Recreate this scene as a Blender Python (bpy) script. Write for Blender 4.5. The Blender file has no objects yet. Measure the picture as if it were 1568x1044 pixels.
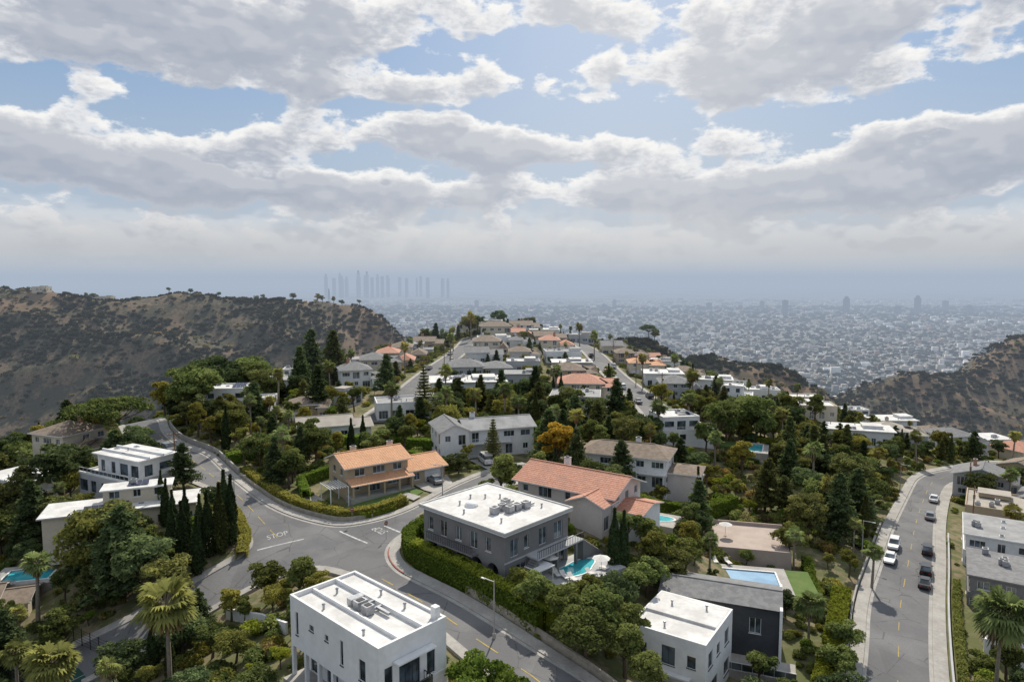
import bpy, bmesh, math, random
import numpy as np
from mathutils import Vector, geometry
R=random.Random(7); RN=np.random.default_rng(11)
scene=bpy.context.scene
COL=scene.collection
rad=math.radians
# ------------------------------------------------------------------ shader helpers
class X:
    def __init__(s,nt,sock): s.nt=nt; s.s=sock
    def _m(s,op,o=None,o2=None):
        n=s.nt.nodes.new('ShaderNodeMath'); n.operation=op
        for i,v in enumerate((s,o,o2)):
            if v is None: continue
            if isinstance(v,X): s.nt.links.new(v.s,n.inputs[i])
            else: n.inputs[i].default_value=v
        return X(s.nt,n.outputs[0])
    def __add__(s,o): return s._m('ADD',o)
    def __radd__(s,o): return s._m('ADD',o)
    def __sub__(s,o): return s._m('SUBTRACT',o)
    def __mul__(s,o): return s._m('MULTIPLY',o)
    def __rmul__(s,o): return s._m('MULTIPLY',o)
    def __truediv__(s,o): return s._m('DIVIDE',o)
    def __neg__(s): return s._m('MULTIPLY',-1.0)
def smooth(x,a,b,lo=0.0,hi=1.0):
    n=x.nt.nodes.new('ShaderNodeMapRange'); n.interpolation_type='SMOOTHSTEP'
    x.nt.links.new(x.s,n.inputs[0]); n.inputs[1].default_value=a;n.inputs[2].default_value=b;n.inputs[3].default_value=lo;n.inputs[4].default_value=hi
    return X(x.nt,n.outputs[0])
def mixc(nt,f,a,b,mode='MIX'):
    n=nt.nodes.new('ShaderNodeMix'); n.data_type='RGBA'; n.blend_type=mode
    def st(i,v):
        if isinstance(v,X): nt.links.new(v.s,n.inputs[i])
        elif isinstance(v,bpy.types.NodeSocket): nt.links.new(v,n.inputs[i])
        elif isinstance(v,(int,float)): n.inputs[i].default_value=v
        else: n.inputs[i].default_value=(v[0],v[1],v[2],1)
    st(0,f); st(6,a); st(7,b)
    return n.outputs[2]
def noise(nt,vec,scale,detail=4,rough=.55,dim='3D',dist=0):
    n=nt.nodes.new('ShaderNodeTexNoise'); n.noise_dimensions=dim
    n.inputs['Scale'].default_value=scale;n.inputs['Detail'].default_value=detail;n.inputs['Roughness'].default_value=rough;n.inputs['Distortion'].default_value=dist
    if vec is not None: nt.links.new(vec,n.inputs['Vector'])
    return X(nt,n.outputs['Fac'])
def newmat(name):
    m=bpy.data.materials.new(name); m.use_nodes=True
    nt=m.node_tree; b=nt.nodes['Principled BSDF']
    return m,nt,b
def pos(nt):
    return nt.nodes.new('ShaderNodeNewGeometry').outputs['Position']
MATS={}
def surf(name,c1,c2,scale=.6,rough=.85,c3=None,fine=8,spec=.3,metal=0,bump=0.0):
    if name in MATS: return MATS[name]
    m,nt,b=newmat(name); p=pos(nt)
    f=smooth(noise(nt,p,scale,4,.6),.35,.65)
    col=mixc(nt,f,c1,c2)
    g=noise(nt,p,fine,2,.6)
    col=mixc(nt,smooth(g,.3,.7,0,.35),col,c3 if c3 else tuple(x*.6 for x in c1))
    nt.links.new(col,b.inputs['Base Color']); b.inputs['Roughness'].default_value=rough
    b.inputs['Specular IOR Level'].default_value=spec; b.inputs['Metallic'].default_value=metal
    if bump:
        bn=nt.nodes.new('ShaderNodeBump'); bn.inputs['Strength'].default_value=bump; bn.inputs['Distance'].default_value=.05
        nt.links.new(g.s,bn.inputs['Height']); nt.links.new(bn.outputs[0],b.inputs['Normal'])
    MATS[name]=m; return m
def tile(name,c1,c2,c3):
    m,nt,b=newmat(name)
    tc=nt.nodes.new('ShaderNodeTexCoord').outputs['Object']
    sep=nt.nodes.new('ShaderNodeSeparateXYZ'); nt.links.new(tc,sep.inputs[0])
    x=X(nt,sep.outputs[0]); y=X(nt,sep.outputs[1])
    rows=((x*14.0)._m('SINE'))*.5+.5
    rows2=((y*14.0)._m('SINE'))*.5+.5
    n1=noise(nt,tc,2.2,4,.6); n2=noise(nt,tc,.35,3,.5); n3=noise(nt,tc,9,2,.6)
    col=mixc(nt,smooth(n1,.35,.65),c1,c2); col=mixc(nt,smooth(n2,.45,.7,0,.5),col,c3)
    col=mixc(nt,smooth(n3,.4,.65,0,.45),col,tuple(v*.45 for v in c1))
    nt.links.new(col,b.inputs['Base Color']); b.inputs['Roughness'].default_value=.85
    h=rows*.5+rows2*.5
    bn=nt.nodes.new('ShaderNodeBump'); bn.inputs['Strength'].default_value=.8; bn.inputs['Distance'].default_value=.08
    nt.links.new(h.s,bn.inputs['Height']); nt.links.new(bn.outputs[0],b.inputs['Normal'])
    return m
M={}
M['white']=surf('stucco_white',(.78,.78,.775),(.7,.7,.695),.25,.9,(.58,.57,.55),fine=1.2)
M['cream']=surf('stucco_cream',(.64,.57,.46),(.56,.49,.39),.3)
M['tan']=surf('stucco_tan',(.46,.36,.25),(.4,.32,.22),.3)
M['pink']=surf('stucco_pink',(.66,.6,.57),(.58,.52,.49),.3)
M['grey']=surf('stucco_grey',(.21,.205,.205),(.17,.165,.165),.3)
M['lgrey']=surf('stucco_light_grey',(.47,.475,.48),(.4,.4,.41),.3)
M['dark']=surf('dark_cladding',(.05,.053,.06),(.065,.07,.078),.4,.6)
M['wood']=surf('wood_brown',(.16,.09,.05),(.22,.13,.07),.8)
M['roofw']=surf('roof_membrane_white',(.68,.675,.66),(.52,.51,.495),.35,.8,(.4,.39,.37),1.5)
M['roofg']=surf('roof_gravel_grey',(.36,.36,.36),(.26,.26,.26),.4,.95,fine=4)
M['roofb']=surf('roof_membrane_tan',(.42,.38,.33),(.34,.31,.27),.4,.95,fine=4)
M['shing']=surf('shingle_grey',(.24,.24,.24),(.17,.17,.175),1.2,.9,fine=6,bump=.4)
M['shinb']=surf('shingle_brown',(.19,.15,.115),(.27,.215,.17),1.2,.9,fine=6,bump=.4)
M['orange']=tile('tile_orange',(.58,.29,.15),(.66,.37,.21),(.46,.24,.13))
M['terra']=tile('tile_terracotta',(.46,.2,.13),(.56,.29,.2),(.36,.2,.15))
M['trim']=surf('trim_white',(.78,.78,.77),(.72,.72,.71),1,.6)
M['dtrim']=surf('trim_dark',(.03,.03,.035),(.05,.05,.05),1,.5)
M['metal']=surf('metal_galvanised',(.45,.46,.48),(.3,.31,.33),2,.45,metal=.6)
M['conc']=surf('concrete',(.41,.39,.36),(.32,.3,.28),.5,.9,(.22,.22,.2),3)
M['kerb']=surf('kerb_concrete',(.42,.41,.39),(.33,.32,.3),.8,.9)
M['patio']=surf('patio_paving',(.46,.38,.33),(.4,.33,.29),.5,.9)
M['bark']=surf('bark',(.14,.1,.07),(.09,.065,.045),2,.95)
M['palmbark']=surf('palm_bark',(.28,.24,.19),(.2,.17,.13),3,.95)
M['lawn']=surf('lawn',(.08,.14,.03),(.12,.17,.045),.4,.95,(.07,.1,.03),3)
M['court']=surf('court_paint',(.02,.07,.055),(.025,.085,.065),.3,.8)
M['blue']=surf('pool_cover_blue',(.08,.22,.38),(.16,.34,.52),.3,.5)
M['solar']=surf('solar_panel',(.015,.02,.05),(.03,.04,.08),1,.2,spec=.8)
M['stone']=surf('retaining_stone',(.4,.36,.3),(.28,.25,.21),1.2,.95,fine=4,bump=.5)
M['ypaint']=surf('paint_yellow',(.5,.36,.08),(.3,.24,.1),1.5,.8)
M['wpaint']=surf('paint_white',(.6,.6,.58),(.32,.32,.31),1.5,.8)
M['redkerb']=surf('kerb_red_paint',(.3,.08,.06),(.32,.16,.13),1.5,.8)
M['tyre']=surf('tyre_rubber',(.02,.02,.02),(.03,.03,.03),3,.8)
M['canvas']=surf('canvas',(.72,.7,.66),(.66,.64,.6),2,.9)
def glassmat(name,c,r,spec=.8):
    m,nt,b=newmat(name); p=pos(nt)
    f=noise(nt,p,.45,2,.5)
    col=mixc(nt,smooth(f,.4,.62),c,tuple(min(1,v*4+.03) for v in c))
    nt.links.new(col,b.inputs['Base Color']); b.inputs['Roughness'].default_value=r; b.inputs['Specular IOR Level'].default_value=spec
    return m
M['glass']=glassmat('window_glass',(.02,.028,.035),.08)
def watermat():
    m,nt,b=newmat('pool_water'); p=pos(nt)
    f=noise(nt,p,.5,3,.5)
    col=mixc(nt,smooth(f,.35,.65),(.04,.34,.4),(.1,.46,.5))
    nt.links.new(col,b.inputs['Base Color']); b.inputs['Roughness'].default_value=.05
    bn=nt.nodes.new('ShaderNodeBump'); bn.inputs['Strength'].default_value=.2
    nt.links.new(noise(nt,p,3,2,.5).s,bn.inputs['Height']); nt.links.new(bn.outputs[0],b.inputs['Normal'])
    return m
M['water']=watermat()
def asph():
    m,nt,b=newmat('asphalt'); p=pos(nt)
    a=noise(nt,p,.12,4,.6); c=noise(nt,p,6,2,.7); d=noise(nt,p,.5,4,.7,dist=1.5)
    col=mixc(nt,smooth(a,.35,.65),(.135,.135,.14),(.19,.188,.188))
    col=mixc(nt,smooth(c,.35,.7,0,.4),col,(.1,.1,.105))
    v=nt.nodes.new('ShaderNodeTexVoronoi'); v.feature='DISTANCE_TO_EDGE'; v.inputs['Scale'].default_value=.16
    nt.links.new(p,v.inputs['Vector'])
    crack=smooth(X(nt,v.outputs['Distance'])+(d*.06),.03,.045,.65,0)
    col=mixc(nt,crack,col,(.065,.065,.065))
    v2=nt.nodes.new('ShaderNodeTexVoronoi'); v2.inputs['Scale'].default_value=.09; nt.links.new(p,v2.inputs['Vector'])
    s=nt.nodes.new('ShaderNodeSeparateColor'); nt.links.new(v2.outputs['Color'],s.inputs[0])
    col=mixc(nt,smooth(X(nt,s.outputs[0]),.6,.62,0,.3),col,(.09,.09,.095))
    nt.links.new(col,b.inputs['Base Color']); b.inputs['Roughness'].default_value=.85; b.inputs['Specular IOR Level'].default_value=.25
    return m
M['asphalt']=asph()
def leafmat(name,c,c2,tr=.35):
    m,nt,b=newmat(name); nt.nodes.remove(b)
    at=nt.nodes.new('ShaderNodeAttribute'); at.attribute_name='shade'
    oi=nt.nodes.new('ShaderNodeObjectInfo')
    sh=X(nt,at.outputs['Fac']); rnd=X(nt,oi.outputs['Random'])
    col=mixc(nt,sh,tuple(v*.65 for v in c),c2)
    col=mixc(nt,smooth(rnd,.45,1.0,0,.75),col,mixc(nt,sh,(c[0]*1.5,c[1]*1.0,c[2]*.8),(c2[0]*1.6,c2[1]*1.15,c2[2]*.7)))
    hs=nt.nodes.new('ShaderNodeHueSaturation'); nt.links.new(col,hs.inputs['Color'])
    r2=(rnd*7.31)._m('FRACT')
    nt.links.new((r2*.75+.68).s,hs.inputs['Value'])
    dfs=nt.nodes.new('ShaderNodeBsdfDiffuse'); nt.links.new(hs.outputs[0],dfs.inputs[0])
    t=nt.nodes.new('ShaderNodeBsdfTranslucent'); nt.links.new(hs.outputs[0],t.inputs[0])
    mx=nt.nodes.new('ShaderNodeMixShader'); mx.inputs[0].default_value=tr
    out=nt.nodes['Material Output']
    nt.links.new(dfs.outputs[0],mx.inputs[1]); nt.links.new(t.outputs[0],mx.inputs[2]); nt.links.new(mx.outputs[0],out.inputs[0])
    return m
L={}
L['oak']=leafmat('leaves_oak',(.105,.145,.045),(.23,.27,.09),.42)
L['pine']=leafmat('leaves_pine',(.08,.118,.055),(.165,.21,.085),.35)
L['cyp']=leafmat('leaves_cypress',(.045,.07,.03),(.085,.12,.05),.25)
L['palm']=leafmat('leaves_palm',(.15,.2,.07),(.27,.32,.12),.35)
L['dead']=leafmat('leaves_dry',(.18,.14,.08),(.28,.22,.13),.3)
L['yel']=leafmat('leaves_yellow',(.27,.23,.04),(.46,.38,.08),.45)
L['bush']=leafmat('leaves_shrub',(.13,.17,.045),(.275,.3,.095),.42)
L['hedge']=leafmat('leaves_hedge',(.12,.185,.03),(.225,.31,.06),.42)
L['scrub']=leafmat('leaves_scrub',(.19,.175,.08),(.31,.28,.125),.3)
L['chap']=leafmat('leaves_chaparral',(.05,.058,.034),(.1,.103,.06),.2)
# ------------------------------------------------------------------ terrain function
CP=[(0,60,-1),(-25,104,0),(-60,130,1),(-95,176,3),(-10,135,2),(-3,92,1.5),(20,150,1),(0,200,3),(0,300,10),(-10,380,12),(10,62,-2),(20,72,-7),(30,85,-7.5),(37,105,-7),(37,118,-6.5),(8,90,1.2),(23,110,-1),(57,164,-3),(48,81,-10),(64,107,-10),(83,137,-10),(101,164,-10.5),(125,180,-12),(50,125,-7),(65,146,-7),(75,160,-8),(90,130,-11),(70,90,-12),(120,150,-12),(140,182,-12.5),(150,220,-16),(120,250,-12),(200,250,-28),(96,220,-4),(106,200,-8),(250,350,-60),(-76,105,-7),(-43,95,-3),(-63,87,-9),(-48,80,-8),(-40,70,-6),(-80,80,-11),(-120,110,-18),(-105,150,-3),(-120,170,-4),(-150,220,-40),(-200,150,-55),(-68,116,0.5),(-57,128,1),(-76,184,4),(-100,260,-8),(-60,260,4),(-150,300,-55),(-80,380,-12),(40,163,0),(43,204,2),(38,252,4),(35,301,8),(80,300,-4),(130,330,-28),(60,400,-4),(0,30,-4),(-60,40,-14),(60,40,-16),(0,-40,-10),(-22,66,-1),(100,90,-18),(-30,160,3),(-35,200,4)]
CP=np.array(CP,float)
def ker(d2): return np.sqrt(d2+225.0)
P0=CP[:,:2]
WT=np.linalg.solve(ker(((P0[:,None]-P0[None])**2).sum(2)),CP[:,2])
def vnoise(x,y,seed=0):
    xi=np.floor(x).astype(int); yi=np.floor(y).astype(int); fx=x-xi; fy=y-yi
    fx=fx*fx*(3-2*fx); fy=fy*fy*(3-2*fy)
    def h(a,b):
        n=(a*374761393+b*668265263+seed*982451653)&0x7fffffff
        n=(n^(n>>13))*1274126177&0x7fffffff
        return ((n^(n>>16))&0xffff)/65535.0
    return (h(xi,yi)*(1-fx)+h(xi+1,yi)*fx)*(1-fy)+(h(xi,yi+1)*(1-fx)+h(xi+1,yi+1)*fx)*fy
def fbm(x,y,o=4,seed=0):
    s=0;a=.5
    for i in range(o): s=s+a*vnoise(x*2**i+37*i,y*2**i-11*i,seed+i); a*=.5
    return s
def ridge(x,y,pts):
    best=np.full(x.shape,-1e9)
    for (x0,y0,z0,w0),(x1,y1,z1,w1) in zip(pts[:-1],pts[1:]):
        dx,dy=x1-x0,y1-y0
        t=np.clip(((x-x0)*dx+(y-y0)*dy)/(dx*dx+dy*dy),0,1)
        d=np.hypot(x-x0-t*dx,y-y0-t*dy); zz=z0+(z1-z0)*t; w=w0+(w1-w0)*t
        best=np.maximum(best,-200+(zz+200)*np.exp(-(d/w)**1.5))
    return best
RL=[(-1100,800,38,360),(-600,660,26,300),(-430,690,17,290),(-336,700,28,280),(-225,700,14,250),(-165,720,7,200),(-140,750,-14,170),(-125,800,-70,150)]
RRt=[(1300,900,0,300),(680,790,-34,230),(555,705,-34,220),(500,690,-38,200),(430,690,-52,190),(375,650,-80,170),(330,600,-115,160)]
RC=[(20,400,-2,240),(106,480,-3,190),(157,520,-14,170),(205,540,-30,150),(238,550,-56,120)]
def H(x,y):
    x=np.atleast_1d(np.asarray(x,float)); y=np.atleast_1d(np.asarray(y,float))
    sh=x.shape; x=x.ravel(); y=y.ravel()
    far=-200+192*np.exp(-(np.hypot(x*1.0,(y-120)*.85)/430)**2.4)
    r=np.maximum(np.maximum(ridge(x,y,RL),ridge(x,y,RRt)),ridge(x,y,RC))
    rn=(fbm(x/110+5,y/110,5,3)-.47)
    rg=1-2*np.abs(fbm(x/160+x*0+9,y/160,4,8)-.47)
    r=r+(rn*46+(rg-.85)*60)*np.clip((r+200)/120,0,1)*np.clip(1-(r+8)/60,.25,1)
    f=np.maximum(far,r)
    f=np.maximum(f,-200)
    d=np.hypot(x-15,(y-190))
    w=np.clip((d-170)/170,0,1); w=w*w*(3-2*w)
    near=np.zeros_like(x); m=w<1
    if m.any():
        xx=x[m];yy=y[m]; k=ker((xx[:,None]-P0[None,:,0])**2+(yy[:,None]-P0[None,:,1])**2)@WT
        near[m]=np.maximum(k,-200)
    return (near*(1-w)+f*w).reshape(sh)
def h1(x,y): return float(H(x,y)[0])
# ------------------------------------------------------------------ mesh helpers
def link(o): COL.objects.link(o); return o
def mesh_np(name,V,Q,mats,mi=None,shade=None,smoothf=False,obj=True):
    V=np.asarray(V,np.float32); Q=np.asarray(Q,np.int32); k=Q.shape[1]
    me=bpy.data.meshes.new(name)
    me.vertices.add(len(V)); me.vertices.foreach_set('co',V.ravel())
    me.loops.add(Q.size); me.loops.foreach_set('vertex_index',Q.ravel())
    me.polygons.add(len(Q)); me.polygons.foreach_set('loop_start',np.arange(0,Q.size,k,dtype=np.int32))
    try: me.polygons.foreach_set('loop_total',np.full(len(Q),k,np.int32))
    except Exception: pass
    for m in mats: me.materials.append(m)
    if mi is not None: me.polygons.foreach_set('material_index',np.asarray(mi,np.int32))
    if smoothf: me.polygons.foreach_set('use_smooth',np.ones(len(Q),bool))
    me.update(calc_edges=True)
    if shade is not None:
        a=me.attributes.new('shade','FLOAT','FACE'); a.data.foreach_set('value',np.asarray(shade,np.float32))
    if not obj: return me
    return link(bpy.data.objects.new(name,me))
def mesh_py(name,V,F,mats,mi=None,parent=None):
    me=bpy.data.meshes.new(name); me.from_pydata([tuple(v) for v in V],[],F)
    for m in mats: me.materials.append(m)
    if mi: me.polygons.foreach_set('material_index',mi)
    me.update(); o=link(bpy.data.objects.new(name,me))
    if parent: o.parent=parent
    return o
def chaikin(p,n=2):
    p=[tuple(q) for q in p]
    for _ in range(n):
        q=[p[0]]
        for a,b in zip(p[:-1],p[1:]):
            q.append((a[0]*.75+b[0]*.25,a[1]*.75+b[1]*.25)); q.append((a[0]*.25+b[0]*.75,a[1]*.25+b[1]*.75))
        q.append(p[-1]); p=q
    return p
def resample(p,step):
    out=[p[0]]
    for a,b in zip(p[:-1],p[1:]):
        d=math.hypot(b[0]-a[0],b[1]-a[1]); n=max(1,int(round(d/step)))
        for i in range(1,n+1): out.append((a[0]+(b[0]-a[0])*i/n,a[1]+(b[1]-a[1])*i/n))
    return out
def inpoly(x,y,poly):
    c=np.zeros(x.shape,bool); n=len(poly); j=n-1
    for i in range(n):
        xi,yi=poly[i]; xj,yj=poly[j]
        with np.errstate(divide='ignore',invalid='ignore'):
            t=((yi>y)!=(yj>y))&(x<(xj-xi)*(y-yi)/((yj-yi)+1e-12)+xi)
        c^=t; j=i
    return c
def drape(name,poly,mat,z=0.0,step=1.5,flat=None):
    poly=resample(poly+[poly[0]],step)[:-1]
    A=np.array(poly); x0,y0=A.min(0); x1,y1=A.max(0)
    gx,gy=np.meshgrid(np.arange(x0+step/2,x1,step),np.arange(y0+step/2,y1,step)); gx=gx.ravel();gy=gy.ravel()
    m=inpoly(gx,gy,poly)
    pts=[Vector(p) for p in poly]+[Vector((a,b)) for a,b in zip(gx[m],gy[m])]
    n=len(poly)
    r=geometry.delaunay_2d_cdt(pts,[(i,(i+1)%n) for i in range(n)],[],1,1e-4)
    vs=np.array([tuple(v) for v in r[0]])
    zz=H(vs[:,0],vs[:,1])+z if flat is None else np.full(len(vs),flat)
    return mesh_py(name,np.c_[vs,zz],[tuple(f) for f in r[2]],[mat])
def offset(p,d):
    A=np.array(p); T=np.zeros_like(A); T[1:-1]=A[2:]-A[:-2]; T[0]=A[1]-A[0]; T[-1]=A[-1]-A[-2]
    T/=np.linalg.norm(T,axis=1)[:,None]+1e-9
    return A+np.c_[-T[:,1],T[:,0]]*d
def strip(name,p,d0,d1,z0,z1,mats,skirt=.7,mi_front=0):
    a=offset(p,d0); b=offset(p,d1); n=len(p)
    za=H(a[:,0],a[:,1]); zb=H(b[:,0],b[:,1])
    V=np.r_[np.c_[a,za+z0],np.c_[a,za+z1],np.c_[b,zb+z1],np.c_[b,zb+z1-skirt]]
    F=[];mi=[]
    for i in range(n-1):
        for k in range(3):
            F.append((k*n+i,k*n+i+1,(k+1)*n+i+1,(k+1)*n+i)); mi.append(0 if k==0 else 1)
    F.append((0,n,2*n,3*n)); F.append((n-1,4*n-1,3*n-1,2*n-1)); mi+= [1,1]
    return mesh_py(name,V,F,mats,mi)
# ------------------------------------------------------------------ occupancy
OX,OY=-200,20; OC=np.zeros((520,480),bool)
gxx,gyy=np.meshgrid(np.arange(OX,OX+520)+.5,np.arange(OY,OY+480)+.5,indexing='ij')
def occ_poly(poly,grow=0):
    global OC
    m=inpoly(gxx,gyy,poly)
    for _ in range(grow):
        m2=m.copy(); m2[1:]|=m[:-1]; m2[:-1]|=m[1:]; m2[:,1:]|=m[:,:-1]; m2[:,:-1]|=m[:,1:]; m=m2
    OC|=m
def rectpoly(x,y,w,d,rot):
    c,s=math.cos(rad(rot)),math.sin(rad(rot))
    return [(x+a*c-b*s,y+a*s+b*c) for a,b in ((-w/2,-d/2),(w/2,-d/2),(w/2,d/2),(-w/2,d/2))]
def free(x,y):
    i=int(x-OX); j=int(y-OY)
    return 0<=i<520 and 0<=j<480 and not OC[i,j]
# ------------------------------------------------------------------ roads
KW=[(-110,190),(-98,170),(-84,152),(-68.5,136.5),(-60,127.8),(-51.5,120.9),(-47,114.2),(-43.1,107.8),(-40.3,103.6),(-39.8,100.4),(-42.5,97.2),(-49,91.5),(-58,86)]
KSW=[(-54,79),(-45,85.5),(-38,90.5),(-33.5,93.8),(-28.2,95),(-23.4,92.3),(-19.3,88.4),(-15.4,83.8),(-6.9,73.1),(-1.6,66.6),(8,55),(16,46)]
KSE=[(22.5,51),(14,61),(7.9,67.5),(3.3,71),(-1.8,75.5),(-6.6,80.4),(-12.2,86.2),(-16.1,90.7),(-18.2,95.8),(-18.3,99.7),(-16.7,103.4),(-14.2,107.4),(-10,114),(-5,120),(0.5,125.1),(7.5,131.7)]
KNE=[(3,138),(-4.4,132.3),(-10.2,124.2),(-16.1,113.9),(-20,110),(-23.9,108),(-27.9,107.1),(-32.7,109.1),(-39.4,113.1),(-46.2,119.6),(-56.8,133.8),(-62.2,141),(-67,147),(-72.1,150.5),(-79,156),(-86,165),(-91,174),(-102,190)]
KW,KSW,KSE,KNE=[resample(chaikin(p,2),1.2) for p in (KW,KSW,KSE,KNE)]
main_poly=KW+KSW+KSE+KNE
EL=resample(chaikin([(28,57),(40.8,76.4),(46.8,86.4),(55,101.6),(64.6,115.5),(77.8,135.2),(95.7,160),(104,171),(117,181),(134,190),(154,199)],2),1.5)
ER=resample(chaikin([(38,57),(50.5,77.1),(56.8,88),(66.3,103.5),(75.8,118.1),(88.2,138.1),(103.5,160),(111,168.5),(122,175),(138,183),(158,192)],2),1.5)
E_poly=EL+ER[::-1]
FC=resample(chaikin([(-36,172),(-34,189.5),(-33,208),(-31.3,225),(-28.9,246),(-25,276),(-22,310),(-21,345)],2),3)
GC=resample(chaikin([(41,176),(41.7,199),(40.4,224),(38.4,254),(36,286),(33,330),(30,355)],2),3)
def ribbon_poly(c,w): 
    a=offset(c,w/2); b=offset(c,-w/2); return [tuple(q) for q in a]+[tuple(q) for q in b[::-1]]
F_poly=ribbon_poly(FC,7); G_poly=ribbon_poly(GC,8)
polys=[main_poly,E_poly,F_poly,G_poly]
for nm,p in (('street',main_poly),('street',E_poly),('street',F_poly),('street',G_poly)):
    drape(nm,p,M['asphalt'],0.0); occ_poly(p,3)
sw=[M['kerb'],M['conc']]
strip('sidewalk',KW,0,-1.5,-.1,.13,sw); strip('sidewalk',KSW,0,-1.3,-.1,.13,sw)
strip('sidewalk',KSE,0,-1.7,-.1,.13,sw); strip('sidewalk',KNE,0,-1.5,-.1,.13,sw)
strip('sidewalk',EL,0,1.7,-.1,.13,sw); strip('sidewalk',ER,0,-1.7,-.1,.13,sw)
for c,w in ((FC,7),(GC,8)):
    for sg in (1,-1):
        e=[tuple(q) for q in offset(c,sg*w/2)]
        strip('sidewalk',e,0,sg*1.3,-.1,.13,sw)
strip('painted_kerb',[q for q in KSE if 88<q[1]<99],.012,-.16,.0,.138,[M['redkerb']]*2,skirt=.0)
strip('gutter',[q for q in KSE],.5,0.02,-.2,.008,[M['conc']]*2,skirt=.1)
strip('gutter',[q for q in KNE],.5,0.02,-.2,.008,[M['conc']]*2,skirt=.1)
strip('gutter',EL,-.5,-0.02,-.2,.008,[M['conc']]*2,skirt=.1)
strip('gutter',ER,.5,0.02,-.2,.008,[M['conc']]*2,skirt=.1)
def dashes(name,c,w,on,off,mat,z=.02):
    c=resample(c,.5); V=[];F=[]; s=0
    A=offset(c,w/2);B=offset(c,-w/2)
    za=H(A[:,0],A[:,1])+z; zb=H(B[:,0],B[:,1])+z
    for i in range(len(c)-1):
        s+=.5
        if off and (s%(on+off))>on: continue
        k=len(V); V+=[(*A[i],za[i]),(*B[i],zb[i]),(*B[i+1],zb[i+1]),(*A[i+1],za[i+1])]; F.append((k,k+1,k+2,k+3))
    mesh_py(name,V,F,[mat])
midE=[((a[0]+b[0])/2,(a[1]+b[1])/2) for a,b in zip(resample(EL,3)[::1],[min(ER,key=lambda q:(q[0]-p[0])**2+(q[1]-p[1])**2) for p in resample(EL,3)])]
dashes('centre_line',midE,.12,2.5,6,M['ypaint'])
dashes('centre_line',[(-93,170),(-76,152),(-62,136),(-50,121),(-43,112),(-36,103)],.13,3,3,M['ypaint'])
dashes('centre_line',[(-17.5,88.3),(-10,79.5),(-4,72.8),(2,67),(12,55)],.16,3,4,M['ypaint'])
dashes('centre_line',[(-15.8,109.5),(-8,121),(-1,129)],.14,3,4,M['ypaint'])
dashes('stop_line',[(-27.5,105.6),(-22,100.6)],.3,99,0,M['wpaint'])
dashes('stop_line',[(-38.9,100.8),(-32.5,103.4)],.3,99,0,M['wpaint'])
dashes('stop_line',[(-17.5,103.6),(-20.5,106.6)],.3,99,0,M['wpaint'])
def ptext(txt,x,y,rot,size,mat,nm):
    c=bpy.data.curves.new(nm,'FONT'); c.body=txt; c.size=size; c.align_x='CENTER'; c.align_y='CENTER'; c.materials.append(mat)
    t=bpy.data.objects.new('tmp',c); link(t)
    dg=bpy.context.evaluated_depsgraph_get(); me=bpy.data.meshes.new_from_object(t.evaluated_get(dg))
    bpy.data.objects.remove(t)
    co=np.zeros(len(me.vertices)*3,np.float32); me.vertices.foreach_get('co',co); co=co.reshape(-1,3)
    cs,sn=math.cos(rad(rot)),math.sin(rad(rot)); X_=x+co[:,0]*cs-co[:,1]*1.5*sn; Y_=y+co[:,0]*sn+co[:,1]*1.5*cs
    V=np.c_[X_,Y_,H(X_,Y_)+.02].astype(np.float32); me.vertices.foreach_set('co',V.ravel()); me.update()
    o=link(bpy.data.objects.new(nm,me))
ptext('STOP',-37.2,105,28,1.35,M['wpaint'],'stop_road_marking')
ptext('STOP',-20.9,105.0,133,1.3,M['wpaint'],'stop_road_marking')
# ------------------------------------------------------------------ ground sheet
def axis(a,b,s,lo,hi,g=1.14):
    mid=list(np.arange(a,b+.01,s)); out=[];v=b;st=s
    while v<hi: st*=g; v+=st; out.append(v)
    left=[];v=a;st=s
    while v>lo: st*=g; v-=st; left.append(v)
    return np.array(left[::-1]+mid+out)
xs=axis(-150,230,2,-60000,60000,1.045); ys=axis(46,420,2,-6000,60000,1.03)
GX,GY=np.meshgrid(xs,ys,indexing='ij')
GZ=H(GX.ravel(),GY.ravel()).reshape(GX.shape)
low=np.zeros(GX.shape,bool)
for p in polys:
    A=np.array(p); bb=(GX>A[:,0].min()-4)&(GX<A[:,0].max()+4)&(GY>A[:,1].min()-4)&(GY<A[:,1].max()+4)
    m=np.zeros(GX.shape,bool); m[bb]=inpoly(GX[bb],GY[bb],p); low|=m
l2=low.copy(); l2[1:]|=low[:-1]; l2[:-1]|=low[1:]; l2[:,1:]|=low[:,:-1]; l2[:,:-1]|=low[:,1:]
GZ[l2]-=.25
near=(np.hypot(GX-15,GY-190)<330)&~l2
GZ[near]+=(fbm(GX[near]/6,GY[near]/6,3,5)-.45)*.5-.05
nx,ny=GX.shape; idx=np.arange(nx*ny).reshape(nx,ny)
Q=np.stack([idx[:-1,:-1].ravel(),idx[1:,:-1].ravel(),idx[1:,1:].ravel(),idx[:-1,1:].ravel()],1)
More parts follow.
